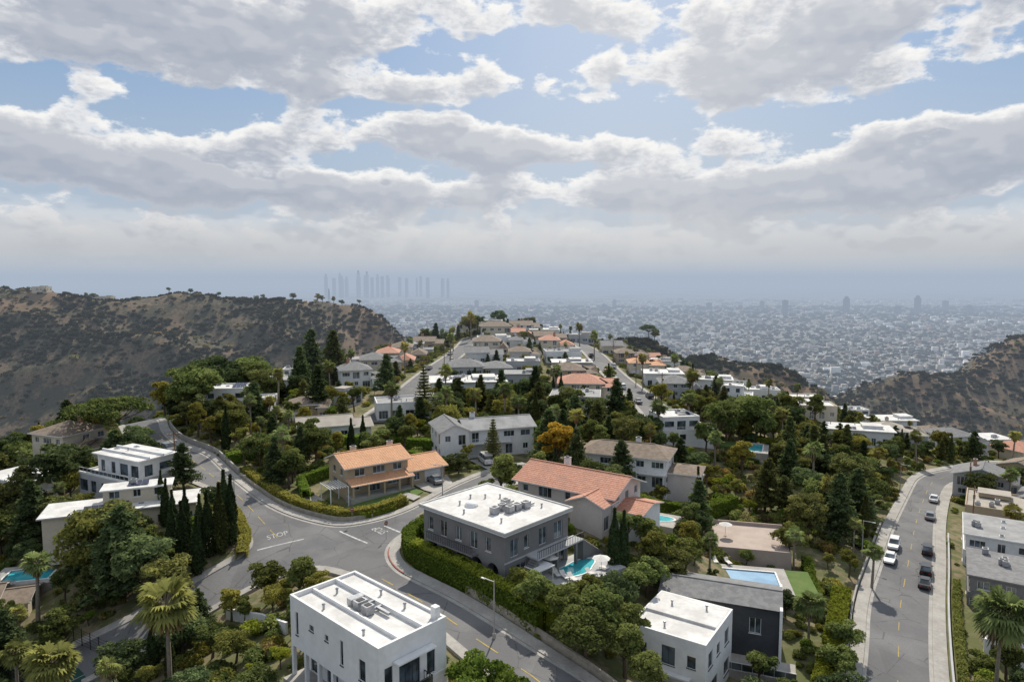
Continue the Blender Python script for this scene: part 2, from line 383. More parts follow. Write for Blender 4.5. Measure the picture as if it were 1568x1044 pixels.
def groundmat():
    m,nt,b=newmat('ground_soil_scrub'); p=pos(nt)
    sep=nt.nodes.new('ShaderNodeSeparateXYZ'); nt.links.new(p,sep.inputs[0]); z=X(nt,sep.outputs[2]); y=X(nt,sep.outputs[1])
    a=noise(nt,p,.05,5,.65); c=noise(nt,p,.4,4,.7); d=noise(nt,p,.008,5,.6)
    near=mixc(nt,smooth(c,.42,.58),(.22,.18,.115),(.11,.12,.055))
    near=mixc(nt,smooth(a,.45,.6,0,.8),near,(.12,.13,.055))
    hill=mixc(nt,smooth(a,.42,.56),(.165,.12,.08),(.075,.068,.045))
    hill=mixc(nt,smooth(c,.45,.56,0,.6),hill,(.055,.057,.038))
    hill=mixc(nt,smooth(d,.51,.63,0,.75),hill,(.235,.155,.1))
    col=mixc(nt,smooth(y,330,430),near,hill)
    br=nt.nodes.new('ShaderNodeTexBrick'); nt.links.new(p,br.inputs['Vector']); br.inputs['Scale'].default_value=.011; br.inputs['Mortar Size'].default_value=.05
    br.inputs['Color1'].default_value=(.075,.08,.055,1); br.inputs['Color2'].default_value=(.12,.12,.095,1); br.inputs['Mortar'].default_value=(.23,.215,.19,1)
    cell=noise(nt,p,.05,3,.8); cell2=noise(nt,p,.0016,4,.6)
    bas=mixc(nt,smooth(cell,.54,.64),br.outputs['Color'],(.42,.39,.35))
    bas=mixc(nt,smooth(cell2,.48,.62,0,.8),bas,(.055,.065,.042))
    col=mixc(nt,smooth(z,-196,-180,1,0),col,bas)
    nt.links.new(col,b.inputs['Base Color']); b.inputs['Roughness'].default_value=.95; b.inputs['Specular IOR Level'].default_value=.1
    return m
mesh_np('ground',np.stack([GX.ravel(),GY.ravel(),GZ.ravel()],1),Q,[groundmat()],smoothf=True)
# ------------------------------------------------------------------ house builder
class House:
    def __init__(s,name,x,y,z,rot):
        s.n=name;s.x=x;s.y=y;s.z=z;s.rot=rot;s.P={}
    def part(s,k,mat): 
        key=(k,mat)
        if key not in s.P: s.P[key]=([],[])
        return s.P[key]
    def quad(s,k,mat,pts):
        V,F=s.part(k,mat); n=len(V); V+=pts; F.append(tuple(range(n,n+len(pts))))
    def box(s,k,mat,x0,x1,y0,y1,z0,z1):
        V,F=s.part(k,mat); n=len(V)
        V+=[(x0,y0,z0),(x1,y0,z0),(x1,y1,z0),(x0,y1,z0),(x0,y0,z1),(x1,y0,z1),(x1,y1,z1),(x0,y1,z1)]
        F+=[tuple(n+i for i in f) for f in ((0,3,2,1),(4,5,6,7),(0,1,5,4),(1,2,6,5),(2,3,7,6),(3,0,4,7))]
    def facade(s,mat,o,d,Lh,z0,z1,ops,frame='trim',depth=.18):
        nrm=(d[1],-d[0])
        P=lambda a,z,t=0.0:(o[0]+d[0]*a-nrm[0]*t,o[1]+d[1]*a-nrm[1]*t,z)
        ops=[q for q in ops if q[0]>.05 and q[1]<Lh-.05]
        xsn=sorted({0,Lh,*[q[0] for q in ops],*[q[1] for q in ops]}); zsn=sorted({z0,z1,*[q[2] for q in ops],*[q[3] for q in ops]})
        for a,b in zip(xsn[:-1],xsn[1:]):
            for c,e in zip(zsn[:-1],zsn[1:]):
                mx,mz=(a+b)/2,(c+e)/2
                if any(q[0]<mx<q[1] and q[2]<mz<q[3] for q in ops): continue
                s.quad('walls',mat,[P(a,c),P(b,c),P(b,e),P(a,e)])
        for q in ops:
            a,b,c,e=q[:4]; kind=q[4] if len(q)>4 else 'w'; dp=depth if kind!='a' else 1.2
            rm=mat
            s.quad('walls',rm,[P(a,c),P(a,e),P(a,e,dp),P(a,c,dp)]); s.quad('walls',rm,[P(b,c),P(b,c,dp),P(b,e,dp),P(b,e)])
            s.quad('walls',rm,[P(a,c),P(a,c,dp),P(b,c,dp),P(b,c)]); s.quad('walls',rm,[P(a,e),P(b,e),P(b,e,dp),P(a,e,dp)])
            s.quad('windows','glass' if kind!='g' else 'trim',[P(a,c,dp),P(b,c,dp),P(b,e,dp),P(a,e,dp)])
            if kind=='a':
                r=(b-a)/2; cx=(a+b)/2; zc=e-r
                for sg in (-1,1):
                    pts=[P(cx+sg*r,e)]+[P(cx+sg*r*math.cos(t),zc+r*math.sin(t)) for t in np.linspace(0,math.pi/2,6)]
                    s.quad('walls',mat,pts)
            elif kind=='g':
                for zz in np.arange(c+.5,e-.1,.5):
                    s.quad('windows','lgrey',[P(a,zz,dp-.01),P(b,zz,dp-.01),P(b,zz+.05,dp-.01),P(a,zz+.05,dp-.01)])
            else:
                fw=.07
                for (a0,a1,c0,c1) in ((a,a+fw,c,e),(b-fw,b,c,e),(a+fw,b-fw,c,c+fw),(a+fw,b-fw,e-fw,e)):
                    s.quad('window_frames',frame,[P(a0,c0,dp-.05),P(a1,c0,dp-.05),P(a1,c1,dp-.05),P(a0,c1,dp-.05)])
                nm=int((b-a)/1.1)
                for i in range(1,nm+1):
                    xm=a+(b-a)*i/(nm+1)
                    s.quad('window_frames',frame,[P(xm-.03,c+fw,dp-.04),P(xm+.03,c+fw,dp-.04),P(xm+.03,e-fw,dp-.04),P(xm-.03,e-fw,dp-.04)])
                if kind=='w' :
                    V,F=s.part('window_frames',frame); n=len(V)
                    V+=[P(a-.06,c-.09,-.07),P(b+.06,c-.09,-.07),P(b+.06,c-.01,-.07),P(a-.06,c-.01,-.07),P(a-.06,c-.09,0),P(b+.06,c-.09,0),P(b+.06,c-.01,0),P(a-.06,c-.01,0)]
                    F+=[tuple(n+i for i in f) for f in ((0,1,2,3),(3,2,6,7),(0,4,5,1),(0,3,7,4),(1,5,6,2))]
    def auto(s,Lh,z0,h,rng,pd=.25,dens=.8,garage=False):
        ops=[]; ns=max(1,int(round(h/3.1))); sh=h/ns
        for k in range(ns):
            n=max(1,int(Lh/3.0)); 
            for i in range(n):
                if rng.random()>dens: continue
                c=(i+.5)*Lh/n; w=rng.choice([.6,.8,1.1,1.2])
                w=min(w,Lh/n/2-.25); b=z0+k*sh
                if garage and k==0 and i==0 and Lh/n>2.5:
                    ops.append((c-Lh/n/2+.4,c+Lh/n/2-.2+1.2*0,b+.05,b+2.3,'g')); continue
                if rng.random()<pd: ops.append((c-w,c+w,b+.12,b+2.25,'d'))
                else: ops.append((c-w,c+w,b+.95,b+2.2,'w'))
        return ops
    def block(s,x0,x1,y0,y1,z0,z1,mat,rng=None,ops=None,found=4,dens=.8,pd=.25,frame='trim',garage=None):
        W=x1-x0;D=y1-y0; ops=ops or {}
        for side,(o,d,Lh) in {'f':((x0,y0),(1,0),W),'r':((x1,y0),(0,1),D),'b':((x1,y1),(-1,0),W),'l':((x0,y1),(0,-1),D)}.items():
            op=ops.get(side)
            if op is None: op=s.auto(Lh,z0,z1-z0,rng or R,pd,dens,garage==side)
            s.facade(mat,o,d,Lh,z0,z1,op,frame)
        s.box('foundation',mat,x0,x1,y0,y1,z0-found,z0)
    def flat(s,x0,x1,y0,y1,z,wall,roof='roofw',par=.35,t=.22,over=0.0,junk=True,rng=R):
        if over:
            s.box('roof',wall,x0-over,x1+over,y0-over,y1+over,z,z+.22)
            s.quad('roof',roof,[(x0-over+.1,y0-over+.1,z+.226),(x1+over-.1,y0-over+.1,z+.226),(x1+over-.1,y1+over-.1,z+.226),(x0-over+.1,y1+over-.1,z+.226)]); zd=z+.226
        else:
            s.quad('roof',roof,[(x0,y0,z),(x1,y0,z),(x1,y1,z),(x0,y1,z)]); zd=z
            e=.02
            s.box('parapet',wall,x0-e,x1+e,y0-e,y0+t,z-.02,z+par); s.box('parapet',wall,x0-e,x1+e,y1-t,y1+e,z-.02,z+par)
            s.box('parapet',wall,x0-e,x0+t,y0+t,y1-t,z-.02,z+par-.004); s.box('parapet',wall,x1-t,x1+e,y0+t,y1-t,z-.02,z+par-.004)
        if junk:
            for i in range(int((x1-x0)*(y1-y0)/28)+1):
                a=rng.uniform(x0+.8,x1-.8); b=rng.uniform(y0+.8,y1-.8); q=rng.random()
                if q<.35: s.ac(a,b,zd,rng)
                elif q<.65: s.vent(a,b,zd)
                elif q<.8:
                    for j in range(3): s.quad('solar_panels','solar',[(a-1+j*1.05,b-.8,zd+.15),(a+j*1.05,b-.8,zd+.15),(a+j*1.05,b+.8,zd+.55),(a-1+j*1.05,b+.8,zd+.55)])
                else: s.box('skylight','trim',a-.5,a+.5,b-.35,b+.35,zd,zd+.18); s.box('skylight','glass',a-.42,a+.42,b-.28,b+.28,zd+.18,zd+.24)
    def ac(s,a,b,z,rng=R):
        w=rng.uniform(.4,.6); s.box('hvac','metal',a-w,a+w,b-.45,b+.45,z+.08,z+.95); s.box('hvac','dtrim',a-w*.6,a+w*.6,b-.3,b+.3,z+.95,z+1.0)
        s.box('hvac','dtrim',a-w*.9,a-w*.7,b-.4,b+.4,z,z+.08); s.box('hvac','dtrim',a+w*.7,a+w*.9,b-.4,b+.4,z,z+.08)
        s.box('hvac','metal',a+w,a+w+1.1,b-.12,b+.12,z+.15,z+.4)
    def vent(s,a,b,z):
        V,F=s.part('vents','metal'); n=len(V); k=8
        for zz,r in ((z,.12),(z+.5,.12),(z+.5,.2),(z+.62,.1)):
            V+=[(a+r*math.cos(i*6.283/k),b+r*math.sin(i*6.283/k),zz) for i in range(k)]
        for j in range(3):
            F+=[(n+j*k+i,n+j*k+(i+1)%k,n+(j+1)*k+(i+1)%k,n+(j+1)*k+i) for i in range(k)]
        F.append(tuple(n+3*k+i for i in range(k)))
    def gable(s,x0,x1,y0,y1,z,rh,roof,wall,over=.6,ax='x',hip=0.0,th=.18,trim='trim'):
        def T(a,b,c): return (a,b,c) if ax=='x' else (b,a,c)
        if ax=='x': A0,A1,B0,B1=x0,x1,y0,y1
        else: A0,A1,B0,B1=y0,y1,x0,x1
        sl=rh/((B1-B0)/2); ze=z-over*sl; bm=(B0+B1)/2
        a0,a1=A0-over,A1+over; b0,b1=B0-over,B1+over
        r0=a0+(hip*((B1-B0)/2+over)); r1=a1-(hip*((B1-B0)/2+over)); zr=z+rh
        for dz in (th,0.0):
            E=[T(a0,b0,ze+dz),T(a1,b0,ze+dz),T(a1,b1,ze+dz),T(a0,b1,ze+dz)]; R0=T(r0,bm,zr+dz);R1=T(r1,bm,zr+dz)
            k='roof'; mt=roof if dz else trim
            s.quad(k,mt,[E[0],E[1],R1,R0]); s.quad(k,mt,[E[2],E[3],R0,R1])
            if hip>0: s.quad(k,mt,[E[1],E[2],R1]); s.quad(k,mt,[E[3],E[0],R0])
        def fas(p,q): s.quad('fascia',trim,[p,q,(q[0],q[1],q[2]+th),(p[0],p[1],p[2]+th)])
        c=[T(a0,b0,ze),T(a1,b0,ze),T(a1,b1,ze),T(a0,b1,ze)]
        fas(c[0],c[1]); fas(c[2],c[3])
        if hip>0: fas(c[1],c[2]); fas(c[3],c[0])
        else:
            R0=T(r0,bm,zr);R1=T(r1,bm,zr); fas(c[1],R1); fas(R1,c[2]); fas(c[3],R0); fas(R0,c[0])
            s.quad('walls',wall,[T(A0,B0,z),T(A0,B1,z),T(A0,bm,zr)]); s.quad('walls',wall,[T(A1,B0,z),T(A1,B1,z),T(A1,bm,zr)])
        w=.14
        if ax=='x': s.box('ridge_cap',roof,r0,r1,bm-w,bm+w,zr+th-.04,zr+th+.07)
        else: s.box('ridge_cap',roof,bm-w,bm+w,r0,r1,zr+th-.04,zr+th+.07)
    def rail(s,x0,y0,x1,y1,z,mat='dtrim',h=1.0,glass=False):
        Lr=math.hypot(x1-x0,y1-y0); n=max(1,int(Lr/(1.2 if glass else .35)))
        ux,uy=(x1-x0)/Lr,(y1-y0)/Lr
        def bar(a,b,c,d,w=.025):
            px,py=-uy*w,ux*w
            p=[(x0+ux*a,y0+uy*a),(x0+ux*b,y0+uy*b)]
            V,F=s.part('railing',mat); k=len(V)
            for zz in (c,d):
                V+=[(p[0][0]-px,p[0][1]-py,zz),(p[1][0]-px,p[1][1]-py,zz),(p[1][0]+px,p[1][1]+py,zz),(p[0][0]+px,p[0][1]+py,zz)]
            F+=[tuple(k+i for i in f) for f in ((0,3,2,1),(4,5,6,7),(0,1,5,4),(1,2,6,5),(2,3,7,6),(3,0,4,7))]
        bar(0,Lr,z+h-.06,z+h,.035)
        for i in range(n+1):
            a=Lr*i/n; bar(max(0,a-.02),min(Lr,a+.02),z,z+h-.06)
        if glass: s.quad('railing','glass',[(x0,y0,z+.1),(x1,y1,z+.1),(x1,y1,z+h-.1),(x0,y0,z+h-.1)])
    def chimney(s,x,y,z0,z1,mat='trim'):
        s.box('chimney',mat,x-.5,x+.5,y-.35,y+.35,z0,z1); s.box('chimney','conc',x-.58,x+.58,y-.43,y+.43,z1,z1+.12)
        s.box('chimney','dtrim',x-.3,x+.3,y-.18,y+.18,z1+.12,z1+.3)
    def done(s):
        e=bpy.data.objects.new(s.n,None); link(e); e.location=(s.x,s.y,s.z); e.rotation_euler[2]=rad(s.rot); e.empty_display_size=.5
        for (k,m),(V,F) in s.P.items(): mesh_py(k,V,F,[M[m]],parent=e)
        return e
def reserve(x,y,w,d,rot,g=1): occ_poly(rectpoly(x,y,w,d,rot),g)
# --- foreground white house
h=House('white_modern_house',-14.4,64.4,-.3,47); w,d=3.9,7.5
h.block(-w,w,-d,d,3.2,8,'white',ops={'l':[(1.0,1.5,4.6,7),(3.6,4.4,6.0,6.6),(6.4,7,6,6.6),(9,9.5,4.6,7),(12,13,4.4,6.4)],'f':[(.6,1.5,3.6,6.3,'d'),(2.2,4.6,3.4,6.3,'d'),(5.4,6.4,3.6,6.2,'d')],'r':[(2,3,4.5,6),(6,7.5,4.5,6),(11,12,4.5,6)],'b':[(2,4,4.5,6)]},found=0,frame='dtrim')
h.block(-w+1.6,w,-d,d,0,3.2,'white',ops={'l':[(1,3,.1,2.6,'d'),(4,6,.1,2.6,'d'),(7,9,.1,2.6,'d'),(10,12,.1,2.6,'d')],'f':[(1,4.5,.1,2.6,'d')]},frame='dtrim')
for yy in np.linspace(-d+.2,d-.2,7): h.box('columns','white',-w,-w+.35,yy-.18,yy+.18,-4,3.197)
h.box('terrace','conc',-w-1,-w+1.6,-d,d,-4,0.03)
h.flat(-w,w,-d,d,8,'white',par=.45,t=.25,junk=False)
h.box('roof_divider','white',-1.5,-1.25,-d+.26,d-.26,8.001,8.35); h.box('roof_divider','white',1.3,1.55,-d+.26,d-.26,8.001,8.42)
h.box('roof_upstand','roofw',1.56,3.6,-d+.4,d-.4,8.001,8.2)
h.ac(-.4,-1,8); h.ac(-.3,.4,8); h.box('hvac','metal',-.8,.8,1.2,2.0,8.1,8.8); h.box('hvac','metal',.5,.8,-3,-1,8.2,8.45)
for a,b in ((-2.8,3),(-3,-4),(0,5),(2.5,-3),(2.6,1)): h.vent(a,b,8.2 if a>1.5 else 8)
h.box('parapet_cap','white',3.0,3.6,-7,-6.3,8.2,9.4)
h.box('balcony','white',-1.8,1.2,-d-1.2,-d,3.15,3.35); h.rail(-1.8,-d-1.15,1.2,-d-1.15,3.35,'dtrim',1,True); h.rail(-1.75,-d-1.15,-1.75,-d,3.35,'dtrim'); h.rail(1.15,-d-1.15,1.15,-d,3.35,'dtrim')
h.box('belt_course','white',-w-.05,w+.05,-d-.05,-d-.001,3.2,3.4); h.box('canopy','white',-2.4,2.0,-d-.9,-d-.051,6.5,6.65)
h.box('stair_tower','white',w,w+1.5,-4,1,-4,6.2); h.done(); reserve(-14.4,64.4,9.5,16.5,47,1)
# --- grey mediterranean house
h=House('grey_mediterranean_house',-2.3,92,1.3,47); w,d=6.3,7.8
up=[(1,2,4.2,6.0),(3.4,4.8,3.9,6.1,'d'),(6.6,7.7,4.2,6),(9.3,10.7,3.9,6.1,'d'),(12.2,13.2,4.2,6)]
arc=[(.9,2.9,.1,2.9,'a'),(3.8,5.8,.1,2.9,'a'),(6.7,8.7,.1,2.9,'a'),(9.6,11.6,.1,2.9,'a'),(12.5,14.5,.1,2.9,'a')]
h.block(-w,w,-d,d,0,7,'grey',ops={'l':up+arc,'f':[(1,2.6,3.8,6.1,'d'),(3.6,4.4,4.3,6),(6.5,8.1,3.8,6.1,'d'),(9.6,11.4,3.8,6.1,'d'),(1,4,.1,2.6,'d'),(5.4,8.2,.1,2.8,'a'),(9.3,12,.1,2.6,'d')]},frame='trim')
h.box('cornice','trim',-w-.45,w+.45,-d-.45,d+.45,7.0,7.12); h.box('roof_edge','lgrey',-w-.5,w+.5,-d-.5,d+.5,7.12,7.4)
h.quad('roof','roofw',[(-w-.3,-d-.3,7.404),(w+.3,-d-.3,7.404),(w+.3,d+.3,7.404),(-w-.3,d+.3,7.404)])
for x0,x1,y0,y1 in ((-w-.5,w+.5,-d-.5,-d-.3),(-w-.5,w+.5,d+.3,d+.5),(-w-.5,-w-.3,-d-.3,d+.3),(w+.3,w+.5,-d-.3,d+.3)): h.box('parapet','roofw',x0,x1,y0,y1,7.404,7.56)
for a,b in ((-.5,-3.2),(.9,-3.2),(-.5,-1.8),(1.2,-.8),(-2.2,-2),(2.4,-3.5)): h.ac(a,b,7.4)
for a,b in ((3,2),(-3,4),(-4,-5),(4,-5),(0,5),(-5,1),(1.5,3.5)): h.vent(a,b,7.4)
V,F=h.part('skylight_dome','trim'); k0=len(V)
for j in range(4):
    t=j*math.pi/8; V+= [(-2.2+1.0*math.cos(t)*math.cos(i*.5236),2.5+1.0*math.cos(t)*math.sin(i*.5236),7.4+.7*math.sin(t)) for i in range(12)]
for j in range(3): F+=[(k0+j*12+i,k0+j*12+(i+1)%12,k0+(j+1)*12+(i+1)%12,k0+(j+1)*12+i) for i in range(12)]
F.append(tuple(k0+36+i for i in range(12)))
h.box('balcony','grey',-w-1.1,-w,-3,6,3.2,3.4); h.rail(-w-1.05,-3,-w-1.05,6,3.4,'dtrim')
h.box('belt_course','lgrey',-w-.06,w+.06,-d-.06,-d,3.25,3.45)
h.box('upper_terrace','lgrey',-w+4,w+1,-d-2.0,-d-.06,3.1,3.3); h.rail(-w+4,-d-1.95,w+1,-d-1.95,3.3)
for xx in (-2.2,1.8,5.8): h.box('columns','grey',xx-.18,xx+.18,-d-1.95,-d-1.6,-3,3.1)
for i in range(15): 
    h.box('stairs','grey',-w+4-i*.3,-w+4.3-i*.3-.003,-d-1.9,-d-.7,-3,3.1-i*.2)
    h.box('stairs','grey',w+1+i*.32,w+1.32+i*.32-.003,-d-1.9,-d-.6,-4,3.1-i*.22)
h.done(); reserve(-2.3,92,15,20,47,1)
# --- orange tile ranch house
h=House('orange_tile_house',-23.6,126.5,h1(-21,122)+.3,36); 
h.block(-9.5,2.5,-3.5,5,0,5.2,'tan',ops={'f':[(1.5,3.4,3.3,4.6),(5,7.4,3.3,4.6),(9,10.8,3.3,4.6),(1,2.4,.8,2.2),(4,6.4,.1,2.4,'d'),(8,10.5,.8,2.3)],'l':[(2,3.4,3.2,4.4),(5.5,6.7,3.2,4.4),(2,4,.9,2.2)]})
h.gable(-9.5,2.5,-3.5,5,5.2,1.5,'orange','tan',.7)
h.block(2.52,9.8,-4.5,4,0,2.9,'tan',ops={'f':[(.8,2,.9,2.2),(3,6.6,.05,2.4,'g')]})
h.gable(2.52,9.8,-4.5,4,2.9,1.5,'orange','tan',.6)
for z,mt in ((3.16,'orange'),(3.0,'trim')): h.quad('porch_roof',mt,[(-9.8,-6.2,z-.75),(2.6,-6.2,z-.75),(2.6,-3.52,z),(-9.8,-3.52,z)])
h.quad('porch_roof','trim',[(-9.8,-6.2,2.25),(2.6,-6.2,2.25),(2.6,-6.2,2.41),(-9.8,-6.2,2.41)])
for xx in (-9.3,-6.4,-3.4,-.4,2.2): h.box('porch_posts','tan',xx-.15,xx+.15,-6.0,-5.7,-2,2.3)
h.box('porch_floor','conc',-9.8,2.6,-6.1,-3.52,-2,.1); h.chimney(-6,1.8,5,7.4,'cream'); h.chimney(1.5,2,5,7.3,'cream')
for xx in np.arange(-13.5,-10,.45): h.box('pergola','trim',xx,xx+.08,-6,-1,2.45,2.6)
for xx,yy in ((-13.4,-5.8),(-10.2,-5.8),(-13.4,-1.3),(-10.2,-1.3)): h.box('pergola','trim',xx-.07,xx+.07,yy-.07,yy+.07,-1,2.45)
h.done(); reserve(-23.6,126.5,22,13,36,1)
# --- terracotta house
h=House('terracotta_roof_house',11,110,h1(11,108),-35)
h.block(-8.7,8.7,-5,5,0,4.9,'pink',ops={'f':[(1,2,3,4.1),(4,6.5,2.6,4.3),(9,10,3,4.2),(12.5,16,2.4,4.4,'d'),(12,16,.1,2,'g')]},rng=R)
h.gable(-8.7,8.7,-5,5,4.9,1.9,'terra','pink',.8)
h.block(3,8.5,-8,-5.01,0,4.2,'pink',rng=R); h.gable(3,8.5,-8,-4,4.2,1.1,'terra','pink',.6,ax='y')
h.block(8.72,13,-4,3,0,2.7,'white',rng=R); h.gable(8.72,13,-4,3,2.7,.8,'terra','white',.5)
h.chimney(-3,1.5,5.5,7.8); h.done(); reserve(11,110,22,16,-35,1)
# --- house with brown hip roof and pool
h=House('brown_hip_roof_house',23.5,136,h1(22,133)+.2,-22)
h.block(-8.5,8.5,-4.5,4.5,0,6,'white',rng=R,dens=.85); h.gable(-8.5,8.5,-4.5,4.5,6,1.5,'shinb','white',.7,hip=.7)
h.box('balcony','trim',-2,8.5,-6,-4.51,2.9,3.08); h.rail(-2,-5.95,8.5,-5.95,3.08,'trim'); 
for xx in (-1.8,3,8.2): h.box('balcony_posts','trim',xx-.12,xx+.12,-5.9,-5.66,-2,2.9)
h.block(8.52,14.5,-3,4,0,3,'pink',rng=R); h.gable(8.52,14.5,-3,4,3,.9,'shinb','pink',.5,hip=.7); h.chimney(2,1,6.3,8.4); h.done(); reserve(25,136,26,12,-22,1)
# --- two-storey white house with grey gables
h=House('white_gabled_house',-6.5,147,h1(-6,143)+.2,18)
h.block(-10.5,-4.5,-6,4.5,0,6.2,'white',rng=R); h.gable(-10.5,-4.5,-6,4.5,6.2,1.4,'shing','white',.5,ax='y')
h.block(-4.49,10.5,-4,4.5,0,5.8,'white',rng=R,dens=1,garage='f'); h.gable(-4.49,10.5,-4,4.5,5.8,1.5,'roofg','white',.6)
h.box('balcony','trim',-4.4,5,-5.4,-4.01,2.9,3.06); h.rail(-4.4,-5.35,5,-5.35,3.06,'trim')
h.chimney(-2,1,6,8.4); h.done(); reserve(-6.5,147,23,12,18,1)
# --- white terraced modern house (left)
h=House('white_terraced_house',-72,124.5,h1(-70,122)-.3,-28)
h.block(-8,7,-4,5.5,0,3.3,'lgrey',rng=R,dens=1,pd=.7,frame='dtrim'); h.flat(-8,7,-4,5.5,3.3,'white',par=.3,junk=False)
h.block(-6,6.6,-1.5,5.2,3.31,6.6,'white',rng=R,dens=1,pd=.8,found=0,frame='dtrim'); h.flat(-6,6.6,-1.5,5.2,6.6,'white',over=.7,junk=True)
h.box('roof_fin','white',-6.7,7.3,-.2,.05,6.83,7.2); h.box('roof_fin','white',-6.7,7.3,2.6,2.85,6.83,7.2)
h.rail(-7.9,-3.9,6.9,-3.9,3.6,'trim',.8,True); h.done(); reserve(-72,124.5,17,12,-28,1)
# --- long low white-roofed house
h=House('long_flat_roof_house',-65,111.5,h1(-62,110)-.6,22)
h.block(-11,11,-3.5,3.5,0,3.6,'cream',rng=R,dens=.9); h.flat(-11,11,-3.5,3.5,3.6,'lgrey',over=.6,roof='roofw')
h.block(-3,7,-.5,3.2,3.83,6.2,'cream',rng=R,found=0); h.flat(-3,7,-.5,3.2,6.2,'white',over=.4,roof='roofw'); h.done(); reserve(-65,111.5,24,9,22,1)
# --- lower right white house and dark house
h=House('white_cube_house',20.3,78.2,-7.8,56)
h.block(-5,5,-4.55,4.55,0,7.5,'white',ops={'l':[(1,2.2,4.6,6),(4,5.6,4.2,6.4),(7,8,4.6,6),(1.2,5.2,.1,2.6,'g'),(6.2,8,.2,2.4,'d')],'f':[(1,2.5,4.4,6.3),(4,5.2,4.6,6),(7,9,.6,2.4),(1.5,4.5,.2,2.5,'d'),(7,8.6,4.4,6.3)]},frame='dtrim')
h.flat(-5,5,-4.55,4.55,7.5,'white',par=.3,junk=False); h.box('roof_step','roofw',-.5,4.75,-4.3,4.3,7.501,7.8)
h.vent(-3,1,7.5); h.vent(2,2,7.8); h.vent(3,-2,7.8); h.box('railing_terrace','white',-5.8,-5.02,-3,3,3.3,3.5); h.done(); reserve(20.3,78.2,12,11,56,1)
h=House('dark_grey_house',27.6,86.2,-7.4,-21)
h.block(-7.5,7,-3,4,0,6.6,'dark',ops={'f':[(11,12.4,3.2,5.2)]},rng=R,frame='trim'); h.gable(-7.5,7,-3,4,6.6,.9,'shing','dark',.35,trim='dtrim')
h.box('end_wall','white',7.02,7.35,-3.6,4.4,-3,6.9); h.box('terrace','conc',-2,9,-7,-3.02,-4,.1); h.rail(-2,-6.9,9,-6.9,.1,'trim',1,True); h.done(); reserve(27.6,86.2,17,9,-21,1)
# --- bottom-edge roof
h=House('flat_roof_house',6.8,51.5,-6.5,25); h.block(-6,6,-4,4,0,7.6,'white',rng=R); h.flat(-6,6,-4,4,7.6,'white'); h.done(); reserve(6.8,51.5,13,9,25,1)
# ------------------------------------------------------------------ generic houses
def gen(name,x,y,w,d,hh,rot,wall,roofk,roof,dz=0,seed=0):
    rng=random.Random(int(x*13+y*7+seed)); z=max(h1(x,y),h1(x+3,y),h1(x,y-3))+.2+dz
    if roofk!='flat' and roof in('orange','terra') and rng.random()<.5: 
        name='white_flat_roof_house'; roofk='flat'; wall=rng.choice(['white','cream','lgrey']); roof=rng.choice(['roofw','roofg','roofb'])
    h=House(name,x,y,z,rot)
    if roofk=='flat':
        fr=rng.choice(['trim','dtrim'])
        cut=rng.uniform(-.1,.25)*w
        if hh>4.5:
            h.block(-w/2,w/2,-d/2,d/2,0,hh/2,wall,rng,dens=.9,pd=.4,frame=fr,garage=rng.choice(['f','r',None])); h.flat(-w/2,w/2,-d/2,d/2,hh/2,wall,roof,rng=rng,junk=False)
            h.block(-w/2+.3,cut+w*.2,-d/2+1.2,d/2-.3,hh/2+.01,hh,wall,rng,found=0,dens=.9,pd=.5,frame=fr); h.flat(-w/2+.3,cut+w*.2,-d/2+1.2,d/2-.3,hh,wall,roof,over=rng.choice([0,.5]),rng=rng)
            h.rail(-w/2+.1,-d/2+.1,w/2-.1,-d/2+.1,hh/2+.35,'trim',.7)
        else:
            h.block(-w/2,w/2,-d/2,d/2,0,hh,wall,rng,dens=.9,pd=.4,frame=fr); h.flat(-w/2,w/2,-d/2,d/2,hh,wall,roof,over=rng.choice([0,.6]),rng=rng)
            h.box('roof_clerestory',wall,cut,cut+w*.3,-d*.2,d*.3,hh+.2,hh+1); h.box('roof_clerestory',roof,cut-.2,cut+w*.3+.2,-d*.2-.2,d*.3+.2,hh+1,hh+1.12)
    else:
        hip=.8 if roofk=='hip' else 0
        k=rng.uniform(.05,.3)
        h.block(-w/2,w*k,-d/2,d/2,0,hh,wall,rng,dens=.85,garage=rng.choice(['f',None])); h.gable(-w/2,w*k,-d/2,d/2,hh,d*.17,roof,wall,.6,hip=hip)
        h2=min(hh,3.1) if rng.random()<.6 else hh*.85
        h.block(w*k+.01,w/2,-d/2-rng.uniform(0,2),d/2-1,0,h2,wall,rng,dens=.85); h.gable(w*k+.01,w/2,-d/2-1,d/2-1,h2-.01,d*.14,roof,wall,.55,ax=rng.choice('xy') if h2<hh-1 else 'x',hip=hip)
        if rng.random()<.7: h.chimney(rng.uniform(-w*.3,0),d*.15,hh,hh+d*.17+1.0,rng.choice(['trim','terra','cream']))
    h.done(); reserve(x,y,w+1.5,d+1.5,rot,1)
